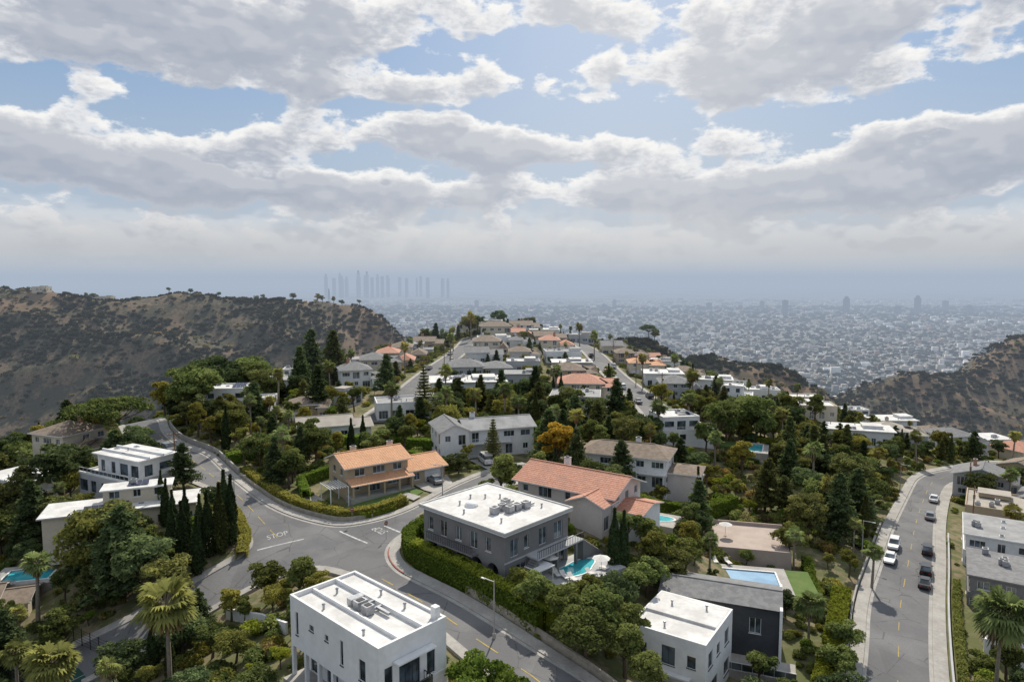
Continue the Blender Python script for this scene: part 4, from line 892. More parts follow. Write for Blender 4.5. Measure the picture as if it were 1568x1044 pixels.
TR=[('umb',-91,154,13,1.15),('palm',-66,91,12),('bigpalm',-50,71,9.5),('bigpalm',-38,72,12,.9),('palm',-69,175,9),('palm',-61,169,8),('palm',46,151,8),('bigpalm',40,88,7),('bigpalm',58.6,78.5,14.5,.72),
('cyp',-60,113.5,7),('cyp',-57,109,8),('cyp',-54,106,8),('cyp',-51.5,104.5,9),('cyp',-48,102,9),('cyp',-46,100.5,10),('cyp',-44.5,101,11),('cyp',-44,103,11),('cyp',-45.5,105,11),('cyp',-46,96.5,9),('cyp',-49,99,10),('cyp',-52,101,9),('cyp',-42,76,7),('cyp',-38.5,73.5,6),
('cyp',14,90,9.5),('cyp',15.1,91,9),('cyp',66.5,125.5,8,1.2),('cyp',68,128,7,1.2),('cyp',109,188,8),('cyp',6,166,10),('cyp',124,189,8),('norf',-4,138,9.5),('norf',-23,178,14),('con',-39,208,13),('con',-51,176,14,1.1),('con',-69,232,20,1.0),('con',-60,228,19,1.0),('con',-64,205,16),
('yel',9,134,11.5,1.15),('oak',44,198,9),('oak',50,163,13),('oak',54,170,12),('oak',52,185,10),('oak',26,158,9),('oak',-84,176,15,1.2),('oak',-78,171,13),('oak',-88,200,17,1.2),('oak',-82,210,16,1.2),('oak',62,172,15),('pine',-56,95,13.5,1.15),('pine',-51,92,11.5,1.2),('pine',-60,99,13,1.1),('pine',-86,127,14,1.2),('pine',-89,121,12,1.2),('oak',-62,98,13),
('oak',-32,86,6.5,1.2),('oak',-27,84.5,7,1.2),('oak',-36,84,5,1.2),('oak',-24,82,5,1.1),('oak',3,77.5,6.5,1.1),('oak',6.5,74.5,7,1.1),('oak',10.5,76.5,7,1.1),('oak',12.5,71.5,7,1.1),('oak',13,82,6,1.1),('hill',-3.6,60.5,8),('hill',-1.0,59.5,7),('oak',30,71,6.5,1.3),('oak',34,69,7,1.3),('oak',57,73,6.5,1.2),('oak',64,84,6,1.2),
('oak',26,67,7,1.3),('oak',38,73,6,1.3),('oak',54,70,6,1.2),
('oak',8,71,6.5,1.3),('oak',14,77,6.5,1.2),('oak',9.5,81.5,5,1.2),('oak',16,85,6.5,1.3),('oak',18,88,6,1.3),('oak',14,67,6.5,1.3),('oak',1,81,5,1.2),('oak',22,92,6,1.3),('oak',25,96,6.5,1.3),('oak',20,99,6,1.3),('oak',28,105,6,1.2),('oak',40,80,5.5,1.3),('oak',44,86,5,1.3),
('oak',-11.5,93,3.2),('con',-52,146,9,1.1),('oak',-52,139,8,1.2),('oak',-48,136,7,1.2),('oak',-43,132,6.5,1.2),('oak',-26,152,7),('oak',-16,171,8),('oak',48,114,7.5,1.1),('oak',61,131,9),('oak',76,151,10,1.1),('oak',84,160,8,1.1),('oak',100,178,7.5,1.2),('oak',20,93,7.5,1.1),('oak',17,97,7),('oak',30,113,7),('oak',81,195,12),('oak',93,206,11),('con',-6,252,7),('oak',33,230,8),('umb',24,176,7,.8),
('oak',-22,350,12,1.0),('oak',-18,356,11,1.1),('oak',-7,372,12,.9),('oak',-44,345,12,.9),('con',-38,340,12),('oak',-60,320,11),('umb',96,478,12,.8),('oak',101,482,11,1),('oak',-52,352,10),('oak',10,372,9),('palm',-20,335,15,.8),('palm',-26,300,12,.8),('palm',34,280,13,.8),('palm',60,250,12,.8),('palm',-58,245,11,.8),('palm',95,225,10,.8),
('palm',18,101,5,1.3),('palm',20.5,103,5,1.3),('palm',17.5,104,4.5,1.3),('palm',61,118,7),('palm',46,152,9,.9),('palm',-80,92,9),('palm',-72,88,10),('palm',-89,107,11),('palm',-52,156,8,.9),('palm',-56,160,8,.9),('palm',-30,168,12),('palm',2,160,11),('palm',35,160,12),('palm',72,178,12),('palm',55,205,13),('palm',110,182,10),('palm',142,190,11),('palm',47,110,8),('palm',-85,143,9),('palm',30,100,7,1.1),
('palm',71,136,9,1.1),('palm',88,162,10,1.1),('palm',58,106,8,1.1),('palm',78,96,8,1.1),('palm',97,128,9,1.1),('palm',112,150,10),('palm',45,172,12,1),('palm',14,148,11,1),('palm',-18,160,11,1),('palm',-38,240,13,.8),('palm',-24,262,13,.8),('palm',45,232,13,.8),('palm',30,300,13,.8),('palm',-66,190,12,.9),('palm',-55,205,12,.9),
('cyp',-34,142,9),('cyp',-32,144,9),('cyp',-64,150,10),('cyp',36,128,9),('cyp',14,196,10),('cyp',31,216,10),('cyp',62,232,10),
('pine',-47,88,10,1.1),('oak',-44,84,7,1.2),('oak',-58,84,8,1.2),('pine',-62,80,10,1.1),('oak',-40,79,6,1.3),('oak',-46,77,5.5,1.3),('oak',-35,76,4.5,1.4),('oak',-31,73,4,1.4),('palm',-58,76,9),('oak',-70,84,9,1.2),
('oak',-96,230,13,1.1),('oak',-90,222,13,1.1),('oak',-104,215,14,1.1),('oak',-98,190,12,1.1)]
for t in TR: tree(*t)
def mass(name,child,pts):
    """pts: x,y,z,scale ; each plant stands on a small ground facet"""
    V=[];Q=[]
    for i,(x,y,z,s) in enumerate(pts):
        a=R.uniform(0,6.28); r=s*.7071
        for k in range(4): V.append((x+r*math.cos(a+k*math.pi/2),y+r*math.sin(a+k*math.pi/2),z))
        Q.append((4*i,4*i+1,4*i+2,4*i+3))
    o=mesh_np(name,V,Q,[]); o.instance_type='FACES'; o.use_instance_faces_scale=True; o.instance_faces_scale=1.0
    o.show_instancer_for_render=False; o.show_instancer_for_viewport=False
    c=link(bpy.data.objects.new('foliage',child)); c.parent=o
    return o
GR={}
cnt=0
for _ in range(13000):
    y=50+350*R.random()**.8; x=R.uniform(-.84,.86)*y+R.uniform(-3,3)
    if y<62 or not free(x,y): continue
    z=h1(x,y)
    if z<-85: continue
    u=R.random()
    steep=z<-14
    if 38<x<74 and 112<y<158 and u<.8: continue
    if y<125 and -40<x<50 and u<.5: continue
    g=1 if y<130 else 2
    if not(free(x+g,y) and free(x-g,y) and free(x,y+g) and free(x,y-g)): continue
    k=R.choice(['oak','oak','oak','oak','hill','con','pine','cyp','oak','palm','pine'])
    if y<112 and x>-30: k=R.choice(['oak','hill','oak'])
    if steep: k=R.choice(['oak','oak','pine'])
    hh={'oak':R.uniform(4,9),'hill':R.uniform(3.5,6.5),'con':R.uniform(6,12),'pine':R.uniform(6,11),'cyp':R.uniform(5,9),'palm':R.uniform(8,14)}[k]
    if y<112: hh*=.62
    if y>200: hh*=.75
    if y>200 and z>-4 and k!='palm': hh*=.82
    if z<-5 and x>80: hh*=.8
    i,j=int(x-OX),int(y-OY)
    if y<150 and cnt<170 or k=='palm':
        tree(k,x,y,hh,R.uniform(.9,1.3) if k!='palm' else .85); cnt+=1
    else:
        m=R.choice(TM[k]); GR.setdefault(m.name,(m,[]))[1].append((x,y,z-.1,hh/10*R.uniform(.95,1.15)))
    OC[max(0,i-1):i+2,max(0,j-1):j+2]=True
for nm,(m,p) in GR.items(): mass('tree_grove',m,p)
BM=[mk_bush('bush_a','bush'),mk_bush('bush_b','bush',7,130),mk_bush('bush_c','oak',5,160),mk_bush('bush_d','hedge',5,150),mk_bush('bush_e','scrub',5,120,.15),mk_bush('bush_f','oak',8,130,.18,1.6)]
B=[[] for _ in BM]
N=38000
ry=48+(RN.random(N)**.75)*360; rx=(RN.random(N)*1.7-.86)*ry
hz=H(rx,ry); cl=fbm(rx/14,ry/14,3,21)
for x,y,z,c in zip(rx,ry,hz,cl):
    if not free(x,y): continue
    slope=(36<x<80 and 112<y<172)
    if slope and c<.42: continue
    if c<.31: continue
    s=R.uniform(.6,1.5)*(1.35 if y>200 else 1)
    if not(free(x+s,y) and free(x-s,y) and free(x,y+s) and free(x,y-s)): s*=.5
    k=R.choice([4,4,0,3,1]) if slope else R.choice([0,1,2,5,0,1,2,3,4] if x>-200 else [2])
    if x<-35 and y<100 : k=R.choice([4,0,1,2])
    B[k].append((x,y,z-.1,s))
for b,p in zip(BM,B):
    if p: mass('shrubs',b,p)
def clump(nm,mat,n=5,q=12,W=1.0,size=.45):
    T=Tree()
    for i in range(n):
        a=RN.random()*6.283; rr=W*.7*math.sqrt(RN.random()); T.lobe((rr*math.cos(a),rr*math.sin(a),.45),(.55,.55,.5),q,size,RN.uniform(.1,.7))
    return T.mesh(nm,[M['bark'],L[mat]])
C1=clump('clump_dark','chap'); C2=clump('clump_dry','scrub'); C3=clump('clump_green','chap')
N=70000
ry=300+RN.random(N)*600; rx=(RN.random(N)*1.9-.95)*ry
hz=H(rx,ry); cl=fbm(rx/45,ry/45,5,31)
keep=(hz>-185)&((cl>.45)|(RN.random(N)<.22))&((ry>400)|(np.hypot(rx-15,ry-190)>190)|(RN.random(N)<.2))
rx,ry,hz,cl=rx[keep],ry[keep],hz[keep],cl[keep]
P3=[[],[],[]]
for x,y,z,c in zip(rx,ry,hz,cl):
    if y<400 and not free(x,y): continue
    k=1 if (c<.45 and R.random()<.4) else R.choice([0,0,2])
    P3[k].append((x,y,z-.2,R.uniform(.6,2.3) if R.random()<.93 else R.uniform(2.3,3.5)))
for c,p in zip((C1,C2,C3),P3): mass('hillside_scrub',c,p)
# ------------------------------------------------------------------ basin city
def citymat():
    m,nt,b=newmat('city_walls')
    at=nt.nodes.new('ShaderNodeAttribute'); at.attribute_name='shade'
    r=nt.nodes.new('ShaderNodeValToRGB'); nt.links.new(at.outputs['Fac'],r.inputs[0]); r.color_ramp.interpolation='CONSTANT'
    cols=[(0,(.2,.2,.19)),(.22,(.42,.38,.32)),(.5,(.7,.67,.62)),(.64,(.32,.21,.15)),(.8,(.12,.12,.12)),(.92,(.9,.88,.84))]
    e=r.color_ramp.elements; e[0].color=(*cols[0][1],1); e[1].position=cols[1][0]; e[1].color=(*cols[1][1],1)
    for p_,c_ in cols[2:]: q=e.new(p_); q.color=(*c_,1)
    nt.links.new(r.outputs[0],b.inputs['Base Color']); b.inputs['Roughness'].default_value=.8; return m
N=42000
yy=780*np.exp(RN.random(N)*2.35); xx=(RN.random(N)*1.8-.9)*yy
gs=50.0; xx=np.round(xx/gs)*gs+RN.uniform(8,40,N); yy=np.round(yy/gs*1.6)*gs/1.6+RN.uniform(5,22,N)
den=fbm(xx/420,yy/420,4,77); k=(den>.38)|(RN.random(N)<.3); xx,yy=xx[k],yy[k]
zz=H(xx,yy); k=zz<-150; xx,yy,zz=xx[k],yy[k],zz[k]; n=len(xx)
dist=np.hypot(xx,yy); sc=np.clip(dist/2800,.8,2.4)
w_=RN.uniform(6,17,n)*sc*.6; d_=RN.uniform(6,15,n)*sc*.6; hh=RN.uniform(3,6.5,n)
big=RN.random(n)<.06; w_[big]*=3.0; d_[big]*=1.9; hh[big]=RN.uniform(6,20,big.sum())
def boxes(name,x,y,z,w,d,h,shade,mat):
    n=len(x); sx=np.array([-1,1,1,-1,-1,1,1,-1])/2; sy=np.array([-1,-1,1,1,-1,-1,1,1])/2; sz=np.array([0,0,0,0,1,1,1,1])
    V=np.stack([x[:,None]+w[:,None]*sx,y[:,None]+d[:,None]*sy,z[:,None]-2+(h[:,None]+2)*sz],2).reshape(-1,3)
    f=np.array([(4,5,6,7),(0,1,5,4),(1,2,6,5),(2,3,7,6),(3,0,4,7)]); Q=(np.arange(n)[:,None,None]*8+f).reshape(-1,4)
    return mesh_np(name,V,Q,[mat],shade=np.repeat(shade,5))
CM=citymat(); boxes('distant_city',xx,yy,zz,w_,d_,hh,RN.random(n),CM)
N=20000; yy=800*np.exp(RN.random(N)*2.0); xx=(RN.random(N)*1.8-.9)*yy; zz=H(xx,yy)
mass('distant_trees',C3,[(a,b,c,R.uniform(4,8)*max(1,b/2500)) for a,b,c in zip(xx,yy,zz) if c<-120])
def tower(name,x,y,w,d,hh,step=0):
    h=House(name,x,y,-200,R.uniform(-15,15)); 
    h.box('shaft','tw',-w/2,w/2,-d/2,d/2,0,hh*(.88 if step else 1))
    if step: h.box('crown','tw',-w*.32,w*.32,-d*.32,d*.32,hh*.88,hh)
    h.box('roof_plant','tw',-w*.2,w*.1,-d*.2,d*.2,hh,hh+4); h.done()
m_,nt,b_=newmat('tower_facade'); p=nt.nodes.new('ShaderNodeTexCoord').outputs['Object']
wv=nt.nodes.new('ShaderNodeTexWave'); wv.bands_direction='Z'; wv.inputs['Scale'].default_value=.12; nt.links.new(p,wv.inputs['Vector'])
nt.links.new(mixc(nt,X(nt,wv.outputs['Fac']),(.05,.06,.075),(.13,.14,.16)),b_.inputs['Base Color']); b_.inputs['Roughness'].default_value=.5; M['tw']=m_
for u,hh in ((-.258,300),(-.25,312),(-.242,268),(-.232,350),(-.2265,318),(-.218,285),(-.2105,325),(-.204,330),(-.1975,300),(-.189,290),(-.182,272),(-.171,262),(-.137,275),(-.128,262),(-.116,250),(-.1,246),(-.246,250),(-.222,262),(-.15,248),(-.237,275),(-.194,255),(-.214,262),(-.177,250),(-.16,248),(-.143,252),(-.09,246),(-.107,243)):
    tower('downtown_skyscraper',u*9000+R.uniform(-12,12),9000+R.uniform(-500,500),R.uniform(24,44),R.uniform(24,40),hh,R.random()<.5)
for x,y,hh in ((1880,4700,95),(2350,4800,115),(2880,4850,120),(3150,4700,60),(1500,5200,60),(2600,4600,55),(700,5200,50),(3300,5200,75),(2050,5600,60),(900,6000,60),(-300,5800,60)):
    tower('highrise_building',x,y,34,28,hh,R.random()<.5)
h=House('radio_mast',-188,702,h1(-188,702),0); 
for i in range(12): s=1.0*(1-i/12)+.2; s2=1.0*(1-(i+1)/12)+.2; [h.quad('lattice','metal',[(a*s,b*s,i*1.6),(a*s+.2,b*s,i*1.6),(a*s2+.2,b*s2,i*1.6+1.6),(a*s2,b*s2,i*1.6+1.6)]) for a in(-1,1) for b in (-1,1)]
h.done()
for x,y in ((-450,655),(-395,665)):
    gen('hilltop_house',x,y,14,8,4,0,'cream','flat','roofb')
for x,y,s in ((-430,690,9),(-425,694,8),(-420,692,7),(-260,695,9),(-254,698,8),(-200,705,11),(-196,706,9),(-185,708,9),(-176,706,7),(-520,672,8),(-512,674,7),(-330,702,6),(510,690,9),(518,695,8),(540,700,7),(470,690,7),(-350,698,8),(-300,700,7),(-225,702,8),(-160,715,8),(-150,722,7)):
    tree('oak',x,y,s,1.1)
# ------------------------------------------------------------------ vehicles
def carmat(nm,c):
    m,nt,b=newmat('car_paint_'+nm); p=pos(nt)
    nt.links.new(mixc(nt,smooth(noise(nt,p,3,2),.4,.6,0,.3),c,tuple(v*.8 for v in c)),b.inputs['Base Color'])
    b.inputs['Roughness'].default_value=.3; b.inputs['Metallic'].default_value=.3; b.inputs['Coat Weight'].default_value=.6; return m
for n_,c_ in (('white',(.75,.75,.75)),('black',(.02,.02,.022)),('grey',(.2,.21,.22)),('silver',(.5,.5,.52)),('blue',(.04,.08,.2)),('red',(.35,.03,.03))): M['car_'+n_]=carmat(n_,c_)
M['lampred']=surf('tail_lamp',(.4,.02,.02),(.35,.02,.02),3,.3)
def car(x,y,rot,c,kind='sedan',name='parked_car',dz=.0):
    h=House(name,x,y,h1(x,y)+.03+dz,rot); m='car_'+c
    if kind=='sedan': st=[(-2.3,.7,.45,.72),(-2.15,.85,.3,.88),(-1.5,.9,.25,.95),(-.9,.91,.25,.97),(.9,.91,.25,.95),(1.6,.88,.25,.85),(2.15,.8,.3,.72),(2.3,.65,.42,.6)]; cab=[(-1.75,.93,.74),(-1.05,1.38,.6),(.25,1.42,.62),(1.05,.93,.74)]
    elif kind=='suv': st=[(-2.3,.8,.45,.95),(-2.2,.9,.35,1.05),(-1.4,.93,.3,1.08),(.9,.93,.3,1.05),(1.7,.9,.3,.98),(2.2,.82,.35,.85),(2.3,.7,.45,.7)]; cab=[(-2.15,1.04,.8),(-1.85,1.66,.68),(.3,1.7,.68),(1.15,1.04,.78)]
    else: st=[(-2.6,.9,.4,1.2),(-2.5,.95,.3,1.3),(1.5,.95,.3,1.25),(2.2,.9,.3,1.0),(2.55,.8,.4,.8)]; cab=[(-2.5,1.28,.88),(-2.4,2.05,.8),(1.0,2.08,.8),(1.85,1.18,.84)]
    V,F=h.part('body',m); k=len(V)
    for (a,w,z0,z1) in st: V+=[(a,-w*.92,z0),(a,-w,(z0+z1)*.5),(a,-w*.93,z1),(a,w*.93,z1),(a,w,(z0+z1)*.5),(a,w*.92,z0)]
    for i in range(len(st)-1): F+=[(k+6*i+j,k+6*i+(j+1)%6,k+6*(i+1)+(j+1)%6,k+6*(i+1)+j) for j in range(6)]
    F+=[tuple(k+j for j in range(6)),tuple(k+6*(len(st)-1)+j for j in range(6))]
    V,F=h.part('windows','glass'); k=len(V)
    for (a,z,w) in cab: V+=[(a,-w,z),(a,w,z)]
    F+=[(k,k+1,k+3,k+2),(k+4,k+5,k+7,k+6),(k,k+2,k+4,k+6),(k+1,k+7,k+5,k+3)]
    a,b=cab[1],cab[2]; h.box('roof',m,a[0]-.05,b[0]+.08,-a[2]-.03,a[2]+.03,min(a[1],b[1])-.01,max(a[1],b[1])+.05)
    for xx in ((a[0]+b[0])/2,): h.box('pillars',m,xx-.06,xx+.06,-a[2]-.06,-a[2]+.02,.95,a[1]); h.box('pillars',m,xx-.06,xx+.06,a[2]-.02,a[2]+.06,.95,a[1])
    V,F=h.part('wheels','tyre'); Vr,Fr=h.part('rims','metal')
    for wx in (st[0][0]+.9,st[-1][0]-.9):
        for sg in (-1,1):
            for (VV,FF,r,y0,y1) in ((V,F,.34,.68,.93),(Vr,Fr,.2,.9,.945)):
                k=len(VV); 
                for q in (y0,y1): VV+= [(wx+r*math.cos(t*.5236),sg*q,.34+r*math.sin(t*.5236)) for t in range(12)]
                FF+=[(k+t,k+(t+1)%12,k+12+(t+1)%12,k+12+t) for t in range(12)]+[tuple(k+12+t for t in range(12)),tuple(k+t for t in range(12))]
    fx=st[-1][0]; bx=st[0][0]
    for sg in (-1,1): h.box('headlamps','trim',fx-.12,fx+.015,sg*.52-.14,sg*.52+.14,.55,.68); h.box('tail_lamps','lampred',bx-.015,bx+.1,sg*.52-.14,sg*.52+.14,.6,.75)
    h.box('mirrors',m,cab[3][0]-.35,cab[3][0]-.15,-1.05,-.85,.98,1.1); h.box('mirrors',m,cab[3][0]-.35,cab[3][0]-.15,.85,1.05,.98,1.1)
    h.done()
def along(p,f,off):
    A=offset(p,off); i=int(f*(len(p)-2)); T=(p[i+1][0]-p[i][0],p[i+1][1]-p[i][1]); return A[i][0],A[i][1],math.degrees(math.atan2(T[1],T[0]))
def at_y(p,y): return min(range(len(p)),key=lambda i:abs(p[i][1]-y))/(len(p)-2)
for y,c,k in ((107.5,'black','sedan'),(113,'black','suv'),(121.5,'black','suv'),(139,'grey','sedan'),(152,'white','sedan')):
    a,b,r=along(ER,at_y(ER,y),1.25); car(a,b,r,c,k)
for y,c,k in ((117,'white','sedan'),(123,'white','suv')):
    a,b,r=along(EL,at_y(EL,y),-1.25); car(a,b,r+180,c,k)
car(-5.5,138,110,'white','van','parked_van',.18); car(-1.2,129.3,50,'silver','suv'); car(-77,150,-42,'grey','suv'); car(-14.5,125.5,120,'grey','sedan',dz=.16)
for y,c in ((195,'white'),(205,'grey'),(216,'black'),(228,'white'),(240,'silver'),(255,'red'),(270,'white'),(285,'black')):
    a,b,r=along(GC,at_y(GC,y),R.choice([-2.9,2.9])); car(a,b,r,c,R.choice(['suv','sedan']))
for y,c in ((200,'black'),(222,'white'),(250,'grey'),(268,'white'),(290,'silver')):
    a,b,r=along(FC,at_y(FC,y),R.choice([-2.4,2.4])); car(a,b,r,c)
# ------------------------------------------------------------------ street furniture & garden things
def cyl(h,k,m,x,y,r0,r1,z0,z1,n=8):
    V,F=h.part(k,m); q=len(V)
    V+=[(x+r0*math.cos(i*6.283/n),y+r0*math.sin(i*6.283/n),z0) for i in range(n)]+[(x+r1*math.cos(i*6.283/n),y+r1*math.sin(i*6.283/n),z1) for i in range(n)]
    F+=[(q+i,q+(i+1)%n,q+n+(i+1)%n,q+n+i) for i in range(n)]+[tuple(q+n+i for i in range(n))]
def lamp(x,y,rot):
    h=House('street_lamp',x,y,h1(x,y),rot); cyl(h,'pole','conc',0,0,.1,.055,-.3,6.6); cyl(h,'base','conc',0,0,.2,.18,-.3,.5)
    h.box('arm','metal',0,1.5,-.03,.03,6.45,6.52); h.box('lamp_head','metal',1.3,1.9,-.12,.12,6.38,6.48); h.done()
for a in ((-47,112.7,20),(-61,127,30),(-2,73.2,140),(62,117,-30),(92,158,-30),(-12,115,150)): lamp(*a)
def upole(x,y,rot,hh=10):
    h=House('utility_pole',x,y,h1(x,y),rot); cyl(h,'pole','wood',0,0,.16,.1,-.5,hh); h.box('crossarm','wood',-1.2,1.2,-.06,.06,hh-.7,hh-.55); h.box('crossarm','wood',-.9,.9,-.061,.061,hh-1.6,hh-1.47)
    for xx in (-1.1,-.5,.5,1.1): cyl(h,'insulators','trim',xx,0,.05,.04,hh-.55,hh-.4,6)
    cyl(h,'transformer','metal',.35,0,.22,.22,hh-2.6,hh-1.8); h.done()
for a in ((45.5,175,0),(45.5,205,0),(44,240,5),(41,275,5),(92,132.5,50),(105,153,50),(-28,215,0),(-25,250,0),(-64,127,40)): upole(*a)
def sign(x,y,rot):
    h=House('stop_sign',x,y,h1(x,y)+.13,rot); cyl(h,'post','metal',0,0,.035,.035,-.2,2.1,6)
    h.quad('face','redkerb',[(.38*math.cos((i+.5)*math.pi/4),-.045,2.4+.38*math.sin((i+.5)*math.pi/4)) for i in range(8)]); h.box('legend','wpaint',-.24,.24,-.052,-.047,2.34,2.46); h.done()
sign(-19.3,101.5,50); sign(-40.8,100,-70); sign(-26,108,20)
def lounger(x,y,z,rot):
    h=House('sun_lounger',x,y,z,rot); h.box('seat','canvas',-.35,.35,-.6,.6,.32,.4); h.quad('backrest','canvas',[(-.35,.6,.38),(.35,.6,.38),(.35,1.15,.8),(-.35,1.15,.8)])
    for a in (-.3,.3):
        for b in (-.55,.55): h.box('legs','metal',a-.03,a+.03,b-.03,b+.03,0,.32)
    h.done()
def parasol(x,y,z,c='canvas'):
    h=House('parasol',x,y,z,0); cyl(h,'pole','metal',0,0,.03,.03,0,2.5,6); n=8
    for i in range(n):
        a,b=i*math.pi/4,(i+1)*math.pi/4; h.quad('canopy',c,[(0,0,2.6),(1.2*math.cos(a),1.2*math.sin(a),2.15),(1.2*math.cos(b),1.2*math.sin(b),2.15)])
    cyl(h,'base','conc',0,0,.3,.25,0,.1); h.done()
zz=zc-.03
for x,y,r in ((5.9,85.6,20),(6.9,84.9,25),(7.9,84.3,30),(10.5,85.8,40),(12.3,87.8,60)): lounger(x,y,zz,r)
parasol(5.0,86.8,zz); parasol(11.7,86.4,zz)
for x,y,r in ((37.5,136,0),(39,137,30),(37,141.5,70)): lounger(x,y,h1(x,y)+.2,r)
parasol(39.5,140,h1(39.5,140)+.2); parasol(38,118,-5.6)
for x,y,r in ((33,107,0),(35,106.5,10)): lounger(x,y,-5.85,r)
h=House('garden_shelter',3.5,84,zc-.4,45); h.box('roof','trim',-1.6,1.6,-1.2,1.2,2.4,2.55)
for a in (-1.4,1.4):
    for b in (-1,1): h.box('posts','trim',a-.06,a+.06,b-.06,b+.06,-1,2.4)
h.done()
# ------------------------------------------------------------------ haze layer (absorbing medium over canyons and basin, added emission stands in for scattered light)
hm=bpy.data.materials.new('haze_air'); hm.use_nodes=True; nt=hm.node_tree; nt.nodes.clear()
o=nt.nodes.new('ShaderNodeOutputMaterial'); ab=nt.nodes.new('ShaderNodeVolumeAbsorption'); ab.inputs['Color'].default_value=(0,0,0,1); sg=1/4500.; ab.inputs['Density'].default_value=sg
em=nt.nodes.new('ShaderNodeEmission'); em.inputs[0].default_value=(.40,.475,.585,1); em.inputs[1].default_value=sg
ad=nt.nodes.new('ShaderNodeAddShader'); nt.links.new(ab.outputs[0],ad.inputs[0]); nt.links.new(em.outputs[0],ad.inputs[1]); nt.links.new(ad.outputs[0],o.inputs['Volume'])
bm=bmesh.new(); bmesh.ops.create_cube(bm,size=1); me=bpy.data.meshes.new('haze'); bm.to_mesh(me); bm.free(); me.materials.append(hm)
ho=link(bpy.data.objects.new('haze',me)); ho.scale=(110000,66000,330); ho.location=(0,33200,-65)
# ------------------------------------------------------------------ sky
SUN_EL,SUN_AZ=rad(46),rad(12)
wd=bpy.data.worlds.new('World'); scene.world=wd; wd.use_nodes=True; nt=wd.node_tree; nt.nodes.clear()
wd.cycles.sampling_method='MANUAL'; wd.cycles.sample_map_resolution=256
out=nt.nodes.new('ShaderNodeOutputWorld'); bg=nt.nodes.new('ShaderNodeBackground'); bg.inputs[1].default_value=.12
sky=nt.nodes.new('ShaderNodeTexSky'); sky.sky_type='NISHITA'; sky.sun_disc=False; sky.sun_elevation=SUN_EL; sky.sun_rotation=SUN_AZ; sky.air_density=1.0; sky.dust_density=1.0; sky.ozone_density=2.5
tc=nt.nodes.new('ShaderNodeTexCoord').outputs['Generated']
sp_=nt.nodes.new('ShaderNodeSeparateXYZ'); nt.links.new(tc,sp_.inputs[0]); dx,dy,dz=[X(nt,sp_.outputs[i]) for i in range(3)]
az=dx._m('ARCTAN2',dy); el=dz._m('ARCSINE')
cvp=nt.nodes.new('ShaderNodeCombineXYZ'); nt.links.new(az.s,cvp.inputs[0]); nt.links.new(el.s,cvp.inputs[1])
BL=[(-.5,.31,.26,.06,1.2),(-.2,.262,.15,.024,1.1),(-.3,.33,.24,.04,.8),(.06,.352,.06,.014,1.0),(.125,.29,.03,.02,.8),
(.36,.262,.18,.035,1.25),(.52,.335,.36,.04,1.1),(-.6,.155,.22,.035,1.2),(-.4,.12,.24,.03,1.0),(-.1,.196,.19,.025,1.35),(.1,.176,.19,.018,1.2),
(0,.122,.6,.022,1.1),(.45,.132,.26,.035,1.2),(.62,.17,.18,.03,1.1),(-.03,.318,.13,.03,-.9),(-.45,.209,.18,.011,-.8),(.36,.212,.33,.015,-.9),(-.1,.236,.3,.009,-.8)]
def blobs(dv):
    tot=None
    for a0,b0,ra,rb,w in BL:
        mp=nt.nodes.new('ShaderNodeVectorMath'); mp.operation='MULTIPLY_ADD'; nt.links.new(cvp.outputs[0],mp.inputs[0]); mp.inputs[1].default_value=(1/ra,1/rb,0); mp.inputs[2].default_value=(-a0/ra,(dv-b0)/rb,0)
        dt=nt.nodes.new('ShaderNodeVectorMath'); dt.operation='DOT_PRODUCT'; nt.links.new(mp.outputs[0],dt.inputs[0]); nt.links.new(mp.outputs[0],dt.inputs[1])
        pw=nt.nodes.new('ShaderNodeMath'); pw.operation='POWER'; pw.inputs[0].default_value=.36788; nt.links.new(dt.outputs['Value'],pw.inputs[1])
        g=X(nt,pw.outputs[0])
        tot=(g*w) if tot is None else g._m('MULTIPLY_ADD',w,tot)
    return tot
def pvec(dv,sy=1.9):
    mp=nt.nodes.new('ShaderNodeVectorMath'); mp.operation='MULTIPLY_ADD'; nt.links.new(cvp.outputs[0],mp.inputs[0]); mp.inputs[1].default_value=(1,sy,0); mp.inputs[2].default_value=(dv*.3,dv*sy,0)
    return mp.outputs[0]
p0=pvec(0); UP=.013
full=(noise(nt,p0,8.0,7,.6,dim='2D')-.5)*2.7
low0=(noise(nt,p0,8.0,3,.6,dim='2D')-.5)*2.7
low1=(noise(nt,pvec(UP),8.0,3,.6,dim='2D')-.5)*2.7
t0=blobs(0); t1=blobs(UP)
hi=smooth(el,.4,.6,0,.3)
d0=t0*.6+full+hi-.12
dif=(t0-t1)*.6+(low0-low1)
alpha=smooth(d0,-.1,.16)
thick=smooth(d0,-.02,.5)
cw=mixc(nt,thick,(7.3,7.35,7.45),(3.8,4.1,4.7))
top=smooth(dif,.02,.36)
cw=mixc(nt,top*smooth(d0,.8,.0,.15,1),cw,(8.0,7.92,7.75))
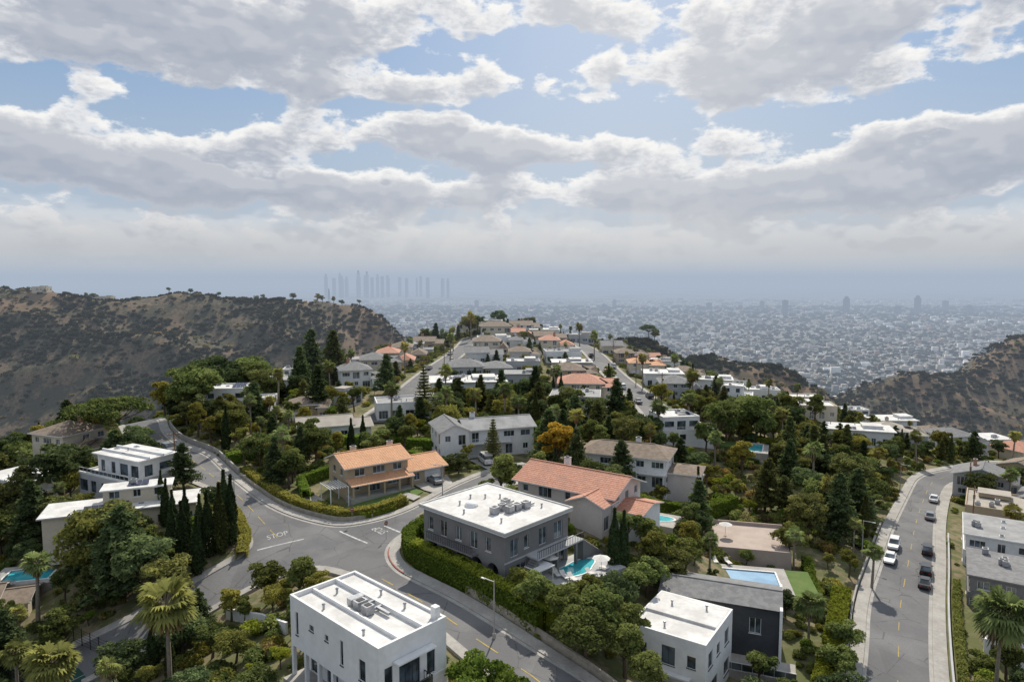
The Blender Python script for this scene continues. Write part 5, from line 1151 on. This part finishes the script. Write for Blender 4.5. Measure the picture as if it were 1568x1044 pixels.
cw=mixc(nt,smooth(dif,-.03,-.4,0,.75),cw,(3.15,3.55,4.3))
cw=mixc(nt,smooth(el,.03,.125,.92,0),cw,(4.65,4.7,4.75))
alpha=(alpha+smooth(el,.05,.115,1,0))._m('MINIMUM',1.0)
blue=mixc(nt,.65,sky.outputs[0],(1.05,2.4,4.5))
veil=mixc(nt,smooth(el,.1,.36,.72,.1),blue,(4.0,4.6,5.3))
col=mixc(nt,alpha,veil,cw)
# sun-side brightening of the veiled sky (sun stands behind the cloud, up and right of centre)
gd=(az-.17)*(1/.34); ge=(el-.42)*(1/.36)
glow=X(nt,((gd*gd+ge*ge)*-1.0)._m('EXPONENT').s)
col=mixc(nt,glow*.28,col,(8.6,8.4,8.0))
ang=(az-.17)/(el*-1.0+.62)
ry_=noise(nt,None,8,2,.6,dim='1D'); nt.links.new(ang.s,ry_.s.node.inputs['W'])
win=smooth(el,.01,.05)*smooth(el,.15,.06)*smooth(az._m('ABSOLUTE'),.5,.1)
col=mixc(nt,smooth(ry_,.4,.64)*win*.45,col,(6.1,6.0,5.8))
hz_=smooth(el,-.01,.035,.8,0)
col=mixc(nt,hz_,col,(3.75,4.25,4.95))
nt.links.new(col,bg.inputs[0]); nt.links.new(bg.outputs[0],out.inputs[0])
sl=bpy.data.lights.new('sun','SUN'); sl.energy=4.8; sl.angle=rad(.5); sl.color=(1,.93,.81); so=link(bpy.data.objects.new('sun',sl))
sd=Vector((math.sin(SUN_AZ)*math.cos(SUN_EL),math.cos(SUN_AZ)*math.cos(SUN_EL),math.sin(SUN_EL))); so.rotation_euler=sd.to_track_quat('Z','Y').to_euler(); so.location=(0,0,200)
# ------------------------------------------------------------------ camera
cam=bpy.data.cameras.new('camera'); cam.sensor_width=36; cam.lens=1045/1568*36; cam.clip_end=150000; cam.clip_start=.5
co=link(bpy.data.objects.new('camera',cam)); co.location=(0,0,40); co.rotation_euler=(rad(90-5.195),0,0); scene.camera=co
scene.view_settings.view_transform='Standard'; scene.view_settings.look='None'; scene.view_settings.exposure=0
print('objects',len(bpy.data.objects))
